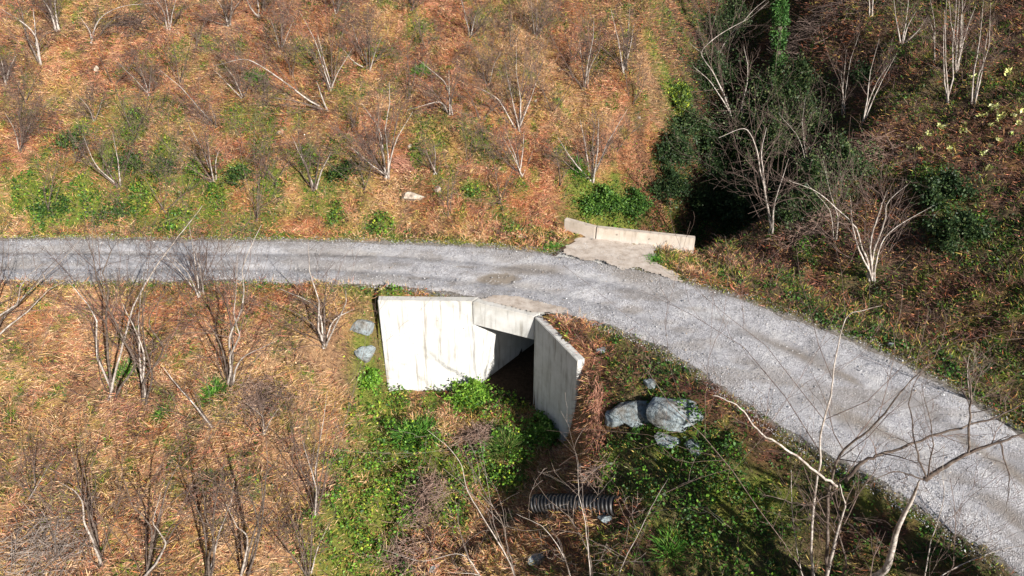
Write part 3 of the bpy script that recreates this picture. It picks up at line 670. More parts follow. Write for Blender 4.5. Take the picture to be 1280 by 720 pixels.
def make_tree(name, label, cat, base_px, stems, group=None, w=3.0, extra=6, darks=(1, 3), pale=True, nb=7, twn=5, depth=2, dy=0, minr=.0032, spread=.9, base=None, barkmat=None, twm=None, lenf=.5):
    """stems: lists of photo points from the base outwards; the first point is the base"""
    rs = np.random.default_rng(abs(hash((int(base_px[0])*31+int(base_px[1])*7))) % 99991)
    B = ground(*base_px) if base is None else np.array(base); root = empty(name, B); tag(root, label, cat, group)
    dist = np.linalg.norm(B-np.array((0, 0, CH)))
    tw = {}
    for si, st in enumerate(stems):
        ww = w
        if isinstance(st, tuple) and isinstance(st[0], (int, float)) and len(st) == 2: st = [st]
        if isinstance(st, dict): ww = st['w']; st = st['p']
        if len(st) == 1:       # only a tip: bow the stem a little
            tx, ty = st[0]; bx, by = base_px; mx, my = (tx+bx)/2+(tx-bx)*rs.uniform(-.15, .2)*-1, (ty+by)/2+rs.uniform(-3, 3); st = [(mx, my), (tx, ty)]
        pts = [B+np.array((rs.uniform(-.1, .1), rs.uniform(-.1, .1), -.06))]
        lean = rs.uniform(-spread, spread*.8)
        H_ = len(st)
        for j, (px, py) in enumerate(st):
            fr = (j+1)/H_; pts.append(at(px, py, B[1]+dy+lean*fr*1.3))
        L = np.linalg.norm(np.diff(np.array(pts), axis=0), axis=1).sum()
        k = max(8, int(L*5)); P = smoothline(pts, k); jk = max(3, k//4); jit = rs.normal(size=(jk, 3))*.045*min(1.6, L/2); jit[0] = 0
        P = P+np.stack([np.interp(np.linspace(0, jk-1, k), np.arange(jk), jit[:, c]) for c in range(3)], 1)+rs.normal(size=(k, 3))*.004; P[0] = pts[0]
        r0 = ww*.62*dist/FPX*.5; R = r0*(1-np.linspace(0, 1, k)**.9*.88)
        R[0] *= 1.25
        tb = Tubes(); tb.add(P, R, 7); tb.build('stem' if len(stems) > 1 else 'trunk', barkmat or (M['bark_pale'] if (pale and si % 5 not in darks) else M['bark_dark']), root, B)
        sprout(P, R, tw, rs, nb, lenf, twn, depth, minr=minr)
    tops = [np.array(at(*((s_['p'] if isinstance(s_, dict) else ([s_] if isinstance(s_, tuple) else s_))[-1]), B[1]))-B for s_ in stems]
    Lm = np.mean([np.linalg.norm(t_) for t_ in tops]); mt = np.mean(tops, 0); mt /= np.linalg.norm(mt)
    ev = rs.uniform(.25, 1.3); el = rs.uniform(.7, 1.35); es = rs.uniform(.22, .6); ax_ = rs.normal(size=3)*np.array((.3, .2, 0))
    for _ in range(int(round(extra*ev))):        # thin dark shoots between the stems
        d = mt+ax_+rs.normal(size=3)*np.array((es, es, .2)); d[2] = abs(d[2]); d /= np.linalg.norm(d); pts = [rs.normal(size=3)*.06]
        L = Lm*el*rs.uniform(.6, 1.7)
        for j in range(7): d = d+rs.normal(size=3)*.10; d[2] += .02; d /= np.linalg.norm(d); pts.append(pts[-1]+d*L/7)
        pts = np.array(pts)+B; rr = np.linspace(.013, .005, 8); tw.setdefault(8, [[], []]); tw[8][0].append(pts); tw[8][1].append(rr)
        sprout(pts, rr, tw, rs, nb, .5, twn, 2, minr=minr)
    tb = Tubes()
    for k, (a, b) in tw.items(): tb.add(np.array(a), np.array(b), 3)
    if tb.V: tb.build('twigs', twm or M['twig'], root, B)
    return root
HG = 'bare hazel clumps on the hillside above the road'
hills = [
 ((52, 82), [[(38, 40), (0, 12)], [(30, 30), (18, -15)], [(48, 55), (40, 10)]], 4, 'pale leaning hazel near the top left corner of the hillside'),
 ((72, 37), [[(60, 12), (45, -12)], [(64, 10), (58, -20)], [(70, 15), (72, -20)]], 4, 'hazel with pale parallel stems cut by the top edge near the left corner'),
 ((8, 105), [(0, 72), (-12, 60), (18, 68), (-6, 85)], 3, 'short pale hazel at the left edge of the hillside'),
 ((115, 52), [[(120, 30), (145, 12), (200, 0)], [(140, 25), (175, 15)], [(112, 40), (100, 20)]], 3, 'low hazel with arching pale branches right of the top left corner'),
 ((212, 36), [(188, -5), (174, 5), (222, -10), (234, 0), (202, -10)], 3, 'spreading hazel of thin pale stems at the top, above a white stone'),
 ((286, 31), [(268, -5), (275, -10), (290, -15), (240, 15), (300, 0)], 3, 'upright pale hazel at the top edge, first of two close neighbours'),
 ((326, 22), [(318, -20), (334, -15), (306, -12)], 4, 'stout short pale hazel at the top edge beside an upright one'),
 ((186, 118), [(150, 80), (162, 68), (175, 85), (140, 62), (190, 85)], 2, 'small grey hazel right of the upright pale rock'),
 ((272, 160), [[(240, 125), (200, 88)], (235, 135), (262, 130), (277, 138)], 3, 'hazel with one long stem leaning left over green undergrowth'),
 ((268, 226), [[(250, 190), (236, 155)], (252, 165), (260, 178), (218, 168), (275, 185)], 3, 'hazel of straight pale stems above the left half of the road'),
 ((150, 234), [[(120, 205), (100, 168)], [(112, 200), (84, 155)], (143, 165), (125, 185)], 3, 'hazel bowing to the left amid green plants over the left road'),
 ((305, 122), [(262, 84), (288, 98), (275, 75), (315, 95)], 2, 'dark twiggy hazel beside the bright green tuft on the hill'),
 ((408, 136), [[(370, 115), (310, 75), (265, 82)], [(370, 128), (330, 120)], (395, 100), [(380, 150), (345, 190)]], 4, 'fallen looking hazel with long arching branches reaching left from a dark base'),
 ((414, 112), [(372, 10), (385, 50), (397, 40), (432, 25), (440, 60)], 3, 'tall slender hazel standing just above the arching one'),
 ((392, 236), [[(380, 205), (364, 168)], [(375, 195), (372, 150)], (415, 188), (400, 180)], 4, 'hazel with a dark crooked stem above the middle left of the road'),
 ((420, 16), [(412, -20), (426, -20), (434, -10)], 3, 'short hazel cut by the top edge left of the picture centre'),
 ((461, 86), [(440, 30), (452, 38), (476, 42), (466, 18), (430, 60)], 3, 'grey hazel with pale lower stems right of the tall slender one'),
 ((563, 143), [[(555, 110), (522, 74)], [(540, 112), (505, 85)], (560, 90), (578, 75), [(550, 130), (510, 138)]], 3, 'zigzag pale hazel beside the small green tuft in mid hill'),
 ((484, 222), [[(478, 170), (455, 128)], (470, 108), (486, 98), (502, 118), (517, 138), (440, 188), (455, 158)], 4, 'dark many stemmed hazel directly above the pale rock outcrops'),
 ((588, 46), [(577, -10), (592, 8), (604, 4), (616, 8), (580, 20)], 3, 'fan shaped pale hazel at the top edge near the picture centre'),
 ((648, 162), [[(635, 110), (630, 72)], [(665, 120), (690, 40)], (645, 50), (668, 58), [(620, 125), (598, 108)], (680, 82)], 3, 'wide vase shaped hazel with a small white stone in its crown'),
 ((650, 218), [(628, 168), (641, 148), (656, 165), [(620, 190), (588, 170)], (667, 188), (632, 160)], 3, 'low hazel with four short pale stems just below the wide vase shaped one'),
 ((740, 226), [[(735, 190), (725, 148)], (742, 138), (752, 148), [(760, 190), (778, 158)], [(715, 200), (698, 168)], (785, 138), (690, 190)], 4, 'pale hazel closest to the parapet at the foot of the hill'),
 ((732, 112), [(724, 48), (741, 38), (752, 58), (704, 88), (746, 15)], 3, 'upright grey hazel halfway up the hill left of the gully'),
 ((781, 90), [(765, 8), (776, 18), (786, 12), (800, 18), (792, 30)], 3, 'bundle of straight pale hazel rods near the gully rim'),
 ((670, 46), [(660, -10), (690, 8), (673, -15), (650, 12)], 2, 'dark thin hazel at the top edge right of the picture centre'),
 ((545, 216), [(530, 188), (556, 192), (542, 180), (520, 200)], 2, 'tiny twiggy shrub on the hill right above the outcrops'),
 ((516, 12), [(510, -15), (520, -20)], 3, 'pair of short pale stems at the top edge left of the centre fan hazel'),
 ((118, 150), [(95, 118), (110, 108), (130, 120), (80, 130)], 2, 'small dark hazel under the upright pale rock'),
 ((350, 60), [(335, 15), (350, 5), (368, 20), (325, 35)], 2, 'thin dark hazel between the stout short one and the tall slender one'),
 ((610, 105), [(595, 60), (610, 50), (628, 65)], 2, 'thin brown hazel left of the wide vase shaped one'),
 ((25, 190), [(5, 140), (20, 130), (40, 150)], 2, 'thin brown hazel near the left edge above the road'),
]
for b, st, wpx, lab in hills: make_tree('hazel_clump', lab, 'tree', b, st, HG, w=wpx, nb=9, twn=5, extra=9)
RG = 'bare trees on the shaded slope right of the gully'
right_t = [
 ((1184, 128), [[(1184, 80), (1182, 5)], [(1180, 80), (1178, 10)], [(1190, 60), (1200, -10)]], 3, 'tallest pair of straight white stems on the right slope'),
 ((1218, 128), [[(1228, 80), (1240, 5)], [(1222, 70), (1226, -5)], [(1225, 90), (1236, 40)]], 3, 'white stemmed clump rightmost on the slope near the top'),
 ((1197, 88), [(1186, -5), (1196, -10), (1206, -5), (1216, 5), (1204, 20), (1212, -15)], 3, 'dense sheaf of white stems behind the tallest pair'),
 ((1075, 157), [[(1085, 110), (1098, 45)], [(1095, 115), (1122, 70)], [(1090, 110), (1112, 80)]], 3, 'forked pale tree leaning right beside the dark hollow on the right slope'),
 ((1055, 142), [(1060, 60), (1072, 45), (1050, 90)], 2, 'thin dark sapling left of the forked pale tree'),
 ((1128, 55), [(1118, -10), (1146, 12), (1135, -10), (1160, 20)], 3, 'pale spreading tree at the top edge right of the ivy trunk'),
 ((1088, 20), [(1078, -20), (1096, -20)], 3, 'short pale stems cut by the top edge right of the ivy trunk'),
 ((1172, 75), [(1160, 20), (1165, -10)], 2, 'single thin curved sapling left of the dense white sheaf'),
]
for b, st, wpx, lab in right_t: make_tree('bare_tree', lab, 'tree', b, st, RG, w=wpx, nb=7, twn=4, spread=.5, darks=(9,), extra=1)
make_tree('bare_tree', 'pale twisted tree rising over dark ivy in the gully', 'tree', (963, 292), [
 [(962, 270), (955, 212), (935, 165), (900, 170)], [(955, 230), (950, 190), (960, 165)], [(970, 250), (985, 200)]], w=5, nb=9, twn=5, dy=-.3, extra=3, darks=(9,))
make_tree('bare_tree', 'arching whitish tree hanging over the black gully', 'tree', (925, 190), [
 [(915, 150), (890, 105), (868, 82)], [(905, 120), (880, 60), (960, 5)], [(940, 150), (985, 110), (1035, 140)], [(930, 120), (930, 60)]], w=4, nb=9, twn=5, extra=1, darks=(9,))
make_tree('bare_tree', 'forked whitish tree growing from the bank above the right road edge', 'tree', (1090, 350), [
 [(1085, 320), (1066, 285), (1035, 252), (985, 222)], [(1092, 300), (1100, 262), (1104, 238)], [(1078, 330), (1066, 290), (1060, 240)], [(1100, 300), (1108, 250), (1140, 225)], [(1095, 330), (1110, 290), (1165, 262)]], w=4.5, nb=8, twn=5, dy=-.2, extra=3, darks=(9,))
make_tree('bare_tree', 'thin bare sapling on the brown bank left of the forked whitish tree', 'tree', (1045, 300), [[(1040, 260), (1030, 200)], [(1050, 260), (1065, 215)], [(1035, 265), (1010, 225)]], w=2, nb=9, twn=6)
make_tree('bare_tree', 'crooked thin tree at the top of the gully left of the ivy trunk', 'tree', (905, 110), [[(900, 60), (935, 20), (960, 0)], [(910, 70), (925, 30)], [(890, 80), (860, 50)]], w=2.5, nb=10, twn=6)
make_tree('bare_tree', 'bare sapling with fine twigs between gully and right slope', 'tree', (1010, 215), [[(1005, 170), (1000, 120)], [(1020, 170), (1035, 110)], [(1000, 180), (975, 140)]], w=2, nb=9, twn=6)
# left, below the road
LG_ = 'bare hazel clumps on the slope below the road'
low = [
 ((140, 497), [[(125, 430), (110, 380), (85, 352)], [(133, 400), (130, 340), (128, 290)], [(148, 440), (170, 380), (210, 308), (255, 262)], [(160, 450), (128, 360), (105, 295)]], 4, 'tall hazel with crossing pale stems left below the road'),
 ((180, 502), [[(172, 430), (176, 365)], [(183, 470), (200, 440), (186, 400), (215, 360)], [(178, 440), (150, 380)], [(190, 470), (175, 400), (185, 340)]], 4, 'dark hazel with crooked stems just right of the crossing pale stems'),
 ((250, 368), [(200, 308), (225, 298), (246, 308), (262, 298), (236, 278), (215, 320)], 3, 'hazel with a fan of stems at the near road edge on the left'),
 ((286, 482), [[(285, 430), (303, 380), (312, 330), (325, 290)], [(290, 400), (262, 335)], [(300, 450), (345, 422)], [(275, 430), (250, 395)], [(292, 420), (300, 320)]], 4, 'many branched hazel in the middle of the left lower slope'),
 ((405, 432), [[(395, 375), (385, 300)], (406, 338), [(425, 390), (432, 355)], [(385, 400), (338, 375)], [(395, 385), (350, 358)], [(420, 400), (445, 385)]], 4, 'spreading hazel left of the blue grey boulders and white wing wall'),
 ((-15, 425), [[(20, 370), (45, 325)], [(25, 380), (75, 318)], [(30, 370), (108, 300)], (10, 300), (-10, 310), [(30, 390), (90, 345)]], 3, 'dark hazel fanning into view from the left edge over the road'),
 ((268, 537), [[(240, 500), (212, 468), (200, 455)], [(250, 510), (235, 480)]], 3, 'dark leaning stem below the many branched hazel'),
 ((126, 708), [[(115, 650), (98, 590), (88, 555)], [(112, 640), (120, 590)], [(105, 640), (70, 600)]], 4, 'dark leaning hazel at the bottom left right of a heap of grey sticks'),
 ((180, 722), [[(200, 650), (216, 600), (236, 555)], [(185, 660), (150, 600)], [(200, 680), (190, 620)], [(215, 660), (245, 640)]], 4, 'dark forked hazel at the bottom edge second from the left'),
 ((262, 722), [[(262, 660), (250, 590)], [(250, 660), (238, 610)], [(270, 660), (290, 600)], [(265, 650), (275, 570)]], 4, 'upright hazel at the bottom edge with a pale lower stem'),
 ((306, 718), [[(325, 640), (332, 580)], [(330, 620), (350, 555)], [(310, 670), (285, 630)], [(320, 650), (312, 590)]], 4, 'bottom edge hazel leaning right with two dark main stems'),
 ((396, 640), [(385, 520), (400, 498), (408, 485), (413, 525), (378, 550), (360, 520), (420, 545)], 3, 'dense brown brush of vertical shoots left of the bright green ravine'),
 ((330, 545), [(315, 500), (335, 480), (352, 505), (300, 515)], 2, 'small twiggy shrub right of the dark leaning stem'),
 ((40, 620), [(20, 560), (45, 545), (65, 570), (5, 590)], 2, 'small thin hazel near the left edge low on the slope'),
 ((385, 720), [(365, 640), (390, 620), (410, 650), (350, 670)], 3, 'thin brown hazel at the bottom edge beside the green ravine'),
]
for b, st, wpx, lab in low: make_tree('hazel_clump', lab, 'tree', b, st, LG_, w=wpx*1.2, nb=6, twn=4, extra=5, darks=(1, 3) if b[1] < 560 else (0, 1, 3))
rs_ = np.random.default_rng(12)
for px, py in [(30, 130), (95, 205), (140, 105), (165, 165), (225, 110), (245, 60), (330, 130), (345, 230), (365, 95), (440, 165), (455, 240), (510, 130), (530, 60), (585, 205), (600, 150), (625, 255), (690, 140), (700, 230), (715, 75), (770, 190), (790, 130), (640, 60), (60, 270), (205, 265), (560, 270), (320, 275)]:
    ln = rs_.uniform(35, 85); le = rs_.normal()*22
    make_tree('hazel_sapling', 'thin dark sapling growing among the larger hazels on the hill above the road', 'sapling', (px, py), [[(px+le*.4, py-ln*.5), (px+le, py-ln)], [(px-le*.5+6, py-ln*.4), (px-le*.8+8, py-ln*.75)]], 'thin dark saplings on the hill', w=2.2, nb=8, twn=4, extra=3, darks=(0, 1), minr=.004)
# saplings from below the frame
make_tree('bare_sapling', 'pair of long pale saplings crossing in front of the green ravine', 'tree', (645, 760), [
 [(640, 715), (605, 650), (572, 580), (540, 535)], [(638, 700), (618, 640), (585, 575), (560, 538)]], w=3.4, nb=4, twn=3, twm=M['twig_pale'], spread=.4, extra=0)
make_tree('bare_sapling', 'slim pale sapling standing in front of the black pipe', 'tree', (738, 760), [
 [(735, 700), (728, 640), (722, 584)], [(735, 690), (700, 640), (668, 600)]], w=3.2, nb=4, twn=3, twm=M['twig_pale'], spread=.3, extra=0)
make_tree('bare_sapling', 'thin pale sapling leaning left at the bottom below the black pipe', 'tree', (720, 770), [
 [(712, 715), (688, 672), (645, 640)], [(712, 715), (700, 690), (640, 700)]], w=2.6, nb=4, twn=3, twm=M['twig_pale'], spread=.3, extra=0)
make_tree('bare_sapling', 'thin pale sapling leaning right beneath the rocky bank', 'tree', (762, 750), [
 [(775, 705), (808, 645), (832, 600)], [(770, 700), (795, 660)]], w=2.6, nb=4, twn=3, twm=M['twig_pale'], spread=.3, extra=0)
make_tree('bare_sapling', 'low pale branch arching over rocks at the bottom of the ravine', 'tree', (612, 745), [
 [(595, 712), (570, 694), (530, 700), (478, 692)], [(590, 712), (575, 660), (572, 620)], [(600, 720), (560, 715)]], w=3, nb=4, twn=3, twm=M['twig_pale'], spread=.4, extra=0)
# lower right
make_tree('birch_tree', 'birch with a thick white trunk bending right over the road corner', 'tree', (1085, 750), [
 {'w': 17, 'p': [(1098, 712), (1130, 645), (1158, 598)]}, ], w=10, nb=0, dy=-.1, extra=0)
bt = bpy.data.objects['birch_tree']
def limb(root, pts, Y, wpx, nm='branch', mat=None, nb=8, twn=5, dyl=0.):
    B = np.array(root.location); rs = np.random.default_rng(int(pts[0][0]+pts[-1][1]))
    P = np.array([at(px, py, Y+dyl*j/len(pts)) for j, (px, py) in enumerate(pts)]); k = max(10, len(pts)*5); P = smoothline(P, k)
    P[1:] += rs.normal(size=(k-1, 3))*.012
    R = np.linspace(1, .25, k)*wpx*15/FPX*.5
    tb = Tubes(); tb.add(P, R, 7); tb.build(nm, mat or M['bark_dark'], root, B)
    tw = {}; sprout(P, R, tw, rs, nb, .3, twn, 2, minr=.0028)
    tb = Tubes()
    for q, (a, b) in tw.items(): tb.add(np.array(a), np.array(b), 3)
    tb.build('twigs', M['twig'], root, B)
yb = bt.location.y-.1
limb(bt, [(1156, 600), (1170, 590), (1212, 566), (1250, 552), (1300, 535)], yb, 7)
limb(bt, [(1158, 598), (1145, 560), (1138, 500), (1148, 470)], yb, 2.5)
limb(bt, [(1160, 596), (1165, 540), (1150, 480)], yb-.3, 2)
limb(bt, [(1210, 568), (1214, 490), (1206, 445)], yb, 3)
limb(bt, [(1155, 600), (1120, 590), (1085, 600)], yb, 2.2)
limb(bt, [(1250, 552), (1262, 600), (1258, 640)], yb, 2, dyl=.3)
bt2 = make_tree('birch_tree', 'slender bare tree with several white stems left of the thick birch', 'tree', (1035, 755), [
 {'w': 8, 'p': [(1040, 700), (1050, 640), (1057, 602)]}, {'w': 7, 'p': [(1030, 700), (1037, 640), (1055, 572), (1090, 530), (1125, 482), (1150, 462)]},
 {'w': 5, 'p': [(1018, 700), (1020, 600), (1026, 540), (1040, 470), (1062, 402), (1100, 384)]}, {'w': 5, 'p': [(1052, 700), (1050, 650), (1055, 645)]}], w=6, nb=7, twn=4, dy=-.1, spread=.15, extra=2)
yb = bt2.location.y-.1
limb(bt2, [(1057, 602), (1080, 576), (1112, 566), (1180, 540), (1250, 520), (1300, 490)], yb, 5)
limb(bt2, [(1046, 608), (1020, 590), (985, 562), (950, 540), (925, 508), (890, 494)], yb, 3.6, mat=M['bark_pale'])
limb(bt2, [(1050, 610), (1010, 630), (960, 620)], yb, 2)
make_tree('bare_sapling', 'thin upright sapling in front of the road right of the bluish boulders', 'tree', (1008, 745), [
 [(1000, 690), (990, 600), (985, 580)], [(1005, 700), (1015, 640)]], w=2.5, nb=6, twn=4, spread=.3, extra=1)
make_tree('bare_sapling', 'sapling with fine twigs at the bottom edge under the thick birch', 'tree', (1150, 760), [
 [(1160, 700), (1175, 620), (1170, 560)], [(1165, 700), (1200, 650)], [(1170, 720), (1240, 690), (1290, 685)]], w=2.5, nb=6, twn=4, spread=.3, extra=1)
make_tree('bare_sapling', 'thin pale shoot on the far right verge beyond the road', 'tree', (1212, 500), [
 [(1208, 470), (1214, 440)], [(1212, 480), (1225, 450)]], w=2.2, nb=5, twn=3, extra=1, spread=.3, twm=M['twig_pale'])

for (bx, by, hh, lab) in [(9.3, 7.2, 4.2, 'bare tree just outside the lower right corner, shading the bank'), (11.6, 8.0, 3.6, 'bare tree outside the right corner by the road edge'),
   (6.6, 7.4, 4.6, 'bare tree below the frame under the slender birch'), (4.4, 8.0, 4.4, 'bare tree below the frame left of the slender birch'), (8.0, 5.6, 5.0, 'tall bare tree farthest below the lower right corner')]:
    b0 = np.array((bx, by, float(height(bx, by)))); rt = empty('bare_tree', b0); tag(rt, lab, 'tree'); rs = np.random.default_rng(int(bx*10)); tw = {}
    for q in range(5):
        P = smoothline([b0, b0+(rs.normal()*.25, rs.normal()*.25, hh*.5), b0+(rs.normal()*.8, rs.normal()*.8, hh)], 16); R = np.linspace(.17-.02*q, .03, 16)
        tb = Tubes(); tb.add(P, R, 7); tb.build('stem', M['bark_pale'], rt, b0); sprout(P, R, tw, rs, 9, .45, 4, 2)
    tb = Tubes()
    for k, (a, b) in tw.items(): tb.add(np.array(a), np.array(b), 3)
    tb.build('twigs', M['twig'], rt, b0)

# ------------------------------------------------------------ leafy bushes
def vnoise3(P):
    return np.stack([vnoise(P[:, 0]+P[:, 2]*.7, P[:, 1]+P[:, 2]*.5+11*j, 31+j) for j in range(3)], 1)
def bush(label, px, py, rad, n, pal, wt, name='evergreen_bush', cat='bush', group=None, leaf=(.06, .13), dz=.4, stems=True, lump=13, pos=None):
    rs = np.random.default_rng(int(px*3+py))
    B = ground(px, py) if pos is None else np.array(pos); root = empty(name, B); tag(root, label, cat, group)
    rad = np.array(rad, float)
    cs = rs.normal(size=(lump, 3)); cs /= np.linalg.norm(cs, axis=1, keepdims=True); cs[:, 2] = np.abs(cs[:, 2])*.9-.1
    cs *= rad*rs.uniform(.35, .8, (lump, 1)); cr = rs.uniform(.3, .55, lump)*rad.mean()
    k = rs.integers(0, lump, n); d = rs.normal(size=(n, 3)); d /= np.linalg.norm(d, axis=1, keepdims=True)
    P = cs[k]+d*(cr[k]*(.45+rs.gamma(2.2, .28, n)))[:, None]; P += (vnoise3(P*2.2/rad.mean())-.5)*.9*rad.mean()*.5; P[:, 2] += dz*rad[2]
    gap = vnoise3(P*5/rad.mean()+9)[:, 0]; kk = gap > .36; P = P[kk]; d = d[kk]; n = len(P)
    zt = height(P[:, 0]+B[0], P[:, 1]+B[1])-B[2]
    keep = P[:, 2] > zt-.05; P = P[keep]; d = d[keep]; n = len(P)
    D = d+rs.normal(size=(n, 3))*.7; D[:, 2] -= .2
    Lg = rs.uniform(*leaf, n)
    tris('foliage', P, D, Lg, Lg*rs.uniform(.5, .8, n), pick(n, pal, wt), M['leaf'], root)
    if stems:
        tb = Tubes()
        for j in range(lump): tb.add(smoothline([(0, 0, -.1), cs[j]*.5+np.array((0, 0, .1)), cs[j]+np.array((0, 0, dz*rad[2]))], 6), np.linspace(.03, .008, 6), 5)
        tb.build('stem', M['bark_dark'], root)
    return root
EVG = [(.035, .065, .022), (.018, .038, .014), (.07, .11, .035), (.12, .14, .05)]
GG = 'dark evergreen bushes filling the gully'
bush('dark ivy bush directly behind the right end of the parapet', 890, 268, (1.6, 1.2, 1.6), 16000, EVG, [1, .8, .5, .15], group=GG)
bush('dark evergreen bush right of the ivy bush at the parapet end', 945, 262, (1.5, 1.2, 1.8), 16000, EVG, [1, .7, .6, .2], group=GG)
bush('tall dark evergreen in the middle of the gully', 905, 210, (1.9, 1.4, 2.2), 20000, EVG, [1, .9, .4, .1], group=GG)
bush('grey green evergreen right of the tallest one in the gully', 990, 190, (2.1, 1.5, 1.9), 22000, EVG, [.8, .5, .8, .35], group=GG)
bush('evergreen bush below the ivy covered trunk', 985, 135, (2.0, 1.4, 1.7), 16000, EVG, [.8, .5, .8, .4], group=GG)
bush('small evergreen on the right flank of the gully above the bank', 1035, 230, (1.7, 1.2, 1.2), 14000, EVG, [.9, .5, .7, .3], group=GG)
bush('dark ivy mass low on the left gully wall behind the parapet', 832, 245, (1.1, .9, .9), 9000, EVG, [1, .9, .3, .1], group=GG)
bush('dark ivy halfway up the left gully wall', 838, 205, (1.1, .9, 1.1), 8000, EVG, [1, .9, .3, .1], group=GG)
bush('dark shrub on the left wall of the gully', 855, 165, (1.1, .9, .9), 8000, EVG, [1, .6, .7, .3], group=GG)
bush('sunlit mossy shrub on the rim between hill and gully', 850, 130, (.8, .8, .6), 4500, [(.10, .16, .03), (.05, .09, .02), YGR], [1, .8, .4], group=GG)
bush('leafy green bush just left of the parapet at the foot of the hill', 752, 262, (1.1, .7, .7), 6500, [(.08, .17, .025), (.04, .1, .02), (.14, .24, .04)], [1, .8, .5], name='green_bush')
bush('leafy green bush behind the parapet', 790, 262, (.9, .7, .6), 5000, [(.07, .15, .025), (.035, .09, .02), (.12, .2, .04)], [1, .8, .4], name='green_bush')
bush('dark round evergreen in the hollow on the right slope', 1078, 102, (.6, .5, .5), 2500, EVG, [1, .8, .3, .05])
bush('dark evergreen low on the right slope above the road', 1175, 250, (1.3, .9, .55), 6000, EVG, [1, .9, .3, .1])
bush('dark sprawling evergreen above the grass at the right', 1195, 300, (1.4, .8, .45), 6000, EVG, [1, .7, .5, .2])
bush('dark evergreen at the top of the gully left of the ivy trunk', 915, 55, (2.2, 1.4, 1.4), 15000, EVG, [1, .8, .5, .2], group=GG)
bush('dark evergreen in the upper gully under the arching tree', 885, 115, (1.7, 1.2, 1.4), 14000, EVG, [1, .8, .4, .1], group=GG)
bush('bright green bramble at the culvert mouth beside the white wall', 590, 497, (.9, .6, .35), 5000, [(.16, .30, .03), (.08, .19, .02), (.24, .38, .06)], [1, .6, .4], name='bramble_bush')
bush('bright green bramble against the foot of the shaded wing wall', 675, 545, (.7, .7, .5), 4500, [(.14, .27, .04), (.07, .16, .025), (.2, .33, .07)], [1, .7, .4], name='bramble_bush')
bush('bright green plant under the left end of the white wing wall', 462, 478, (.4, .35, .4), 2000, [(.16, .30, .03), (.08, .19, .02)], [1, .6], name='bramble_bush')
bush('dark shrub spilling over the bank left of the twisted pale tree', 1000, 270, (1.2, .8, .7), 8000, EVG, [1, .7, .6, .3])
bush('low dark green shrub among bracken under the bowing hazel on the left', 160, 205, (0.9, .6, .35), 1900, [(.05, .10, .02), (.025, .055, .015), (.16, .22, .04)], [1, .9, .25], name='low_shrub', stems=False, dz=.1)
bush('low dark green shrub just above the left end of the road', 75, 262, (1.0, .6, .35), 1900, [(.05, .10, .02), (.025, .055, .015), (.16, .22, .04)], [1, .9, .25], name='low_shrub', stems=False, dz=.1)
bush('low dark shrub between the bowing and straight stemmed hazels', 205, 215, (0.8, .6, .35), 1900, [(.05, .10, .02), (.025, .055, .015), (.16, .22, .04)], [1, .9, .25], name='low_shrub', stems=False, dz=.1)
bush('low dark green shrub above the road left of the crossing hazel tops', 145, 268, (0.9, .6, .35), 1900, [(.05, .10, .02), (.025, .055, .015), (.16, .22, .04)], [1, .9, .25], name='low_shrub', stems=False, dz=.1)
bush('small dark green shrub beside the straight pale hazel stems', 300, 222, (0.7, .6, .35), 1900, [(.05, .10, .02), (.025, .055, .015), (.16, .22, .04)], [1, .9, .25], name='low_shrub', stems=False, dz=.1)
bush('low dark shrub left of the tan rock among green plants', 95, 178, (0.8, .6, .35), 1900, [(.05, .10, .02), (.025, .055, .015), (.16, .22, .04)], [1, .9, .25], name='low_shrub', stems=False, dz=.1)
bush('low dark shrub right of the dark crooked hazel above the road', 430, 215, (0.6, .6, .35), 1900, [(.05, .10, .02), (.025, .055, .015), (.16, .22, .04)], [1, .9, .25], name='low_shrub', stems=False, dz=.1)
# ivy trunk
B = ground(972, 95); iv = empty('ivy_tree', B); tag(iv, 'straight trunk wrapped in bright green ivy at the top of the gully', 'tree')
top = at(975, -60, B[1]); P = smoothline([B-np.array((0, 0, .2)), (B+top)/2+np.array((.05, 0, 0)), top], 14)
tb = Tubes(); tb.add(P, np.linspace(.16, .10, 14), 9); tb.build('trunk', M['bark_dark'], iv, B)
n = 12000; t = rng.random(n); t = t[vnoise(t*26, t*0, 8) > .3]; n = len(t); q = np.stack([np.interp(t, np.linspace(0, 1, 14), P[:, j]) for j in range(3)], 1)
d = rng.normal(size=(n, 3)); d[:, 2] *= .25; d /= np.linalg.norm(d, axis=1, keepdims=True)
q = q+d*(.14+.2*rng.random(n)*vnoise(t*14, d[:, 0]*2, 5)*2.2)[:, None]
Lg = rng.uniform(.06, .11, n); tris('ivy', q, d+rng.normal(size=(n, 3))*.5-np.array((0, 0, .4)), Lg, Lg*.8, pick(n, [(.05, .13, .03), (.03, .07, .02), (.11, .22, .05)], [1, .5, .5]), M['leaf'], iv, off=B)

# grass tufts one can tell apart
def tuft(label, px, py, r, n, pal, ln=(.25, .5), name='grass_tuft', group=None):
    rs = np.random.default_rng(int(px+py*5)); B = ground(px, py)
    a = rs.normal(size=(n, 2))*r*.45; P = np.stack([a[:, 0], a[:, 1], height(a[:, 0]+B[0], a[:, 1]+B[1])-B[2]], 1)
    D = np.stack([a[:, 0]*1.2/r, a[:, 1]*1.2/r, np.ones(n)*1.1], 1)+rs.normal(size=(n, 3))*.35
    o = tris(name, P, D, rs.uniform(*ln, n), rs.uniform(.015, .03, n), pick(n, pal, [1, .6, .4][:len(pal)]), M['leaf'], bendz=.25)
    o.location = [float(v) for v in B]; tag(o, label, 'grass tuft', group)
TG = 'green grass tufts among the dead bracken'; tp = [(.09, .24, .03), (.04, .12, .02), (.2, .33, .06)]
tuft('bright green grass tuft high on the left hillside beside a dark twiggy hazel', 322, 100, .4, 700, tp, group=TG)
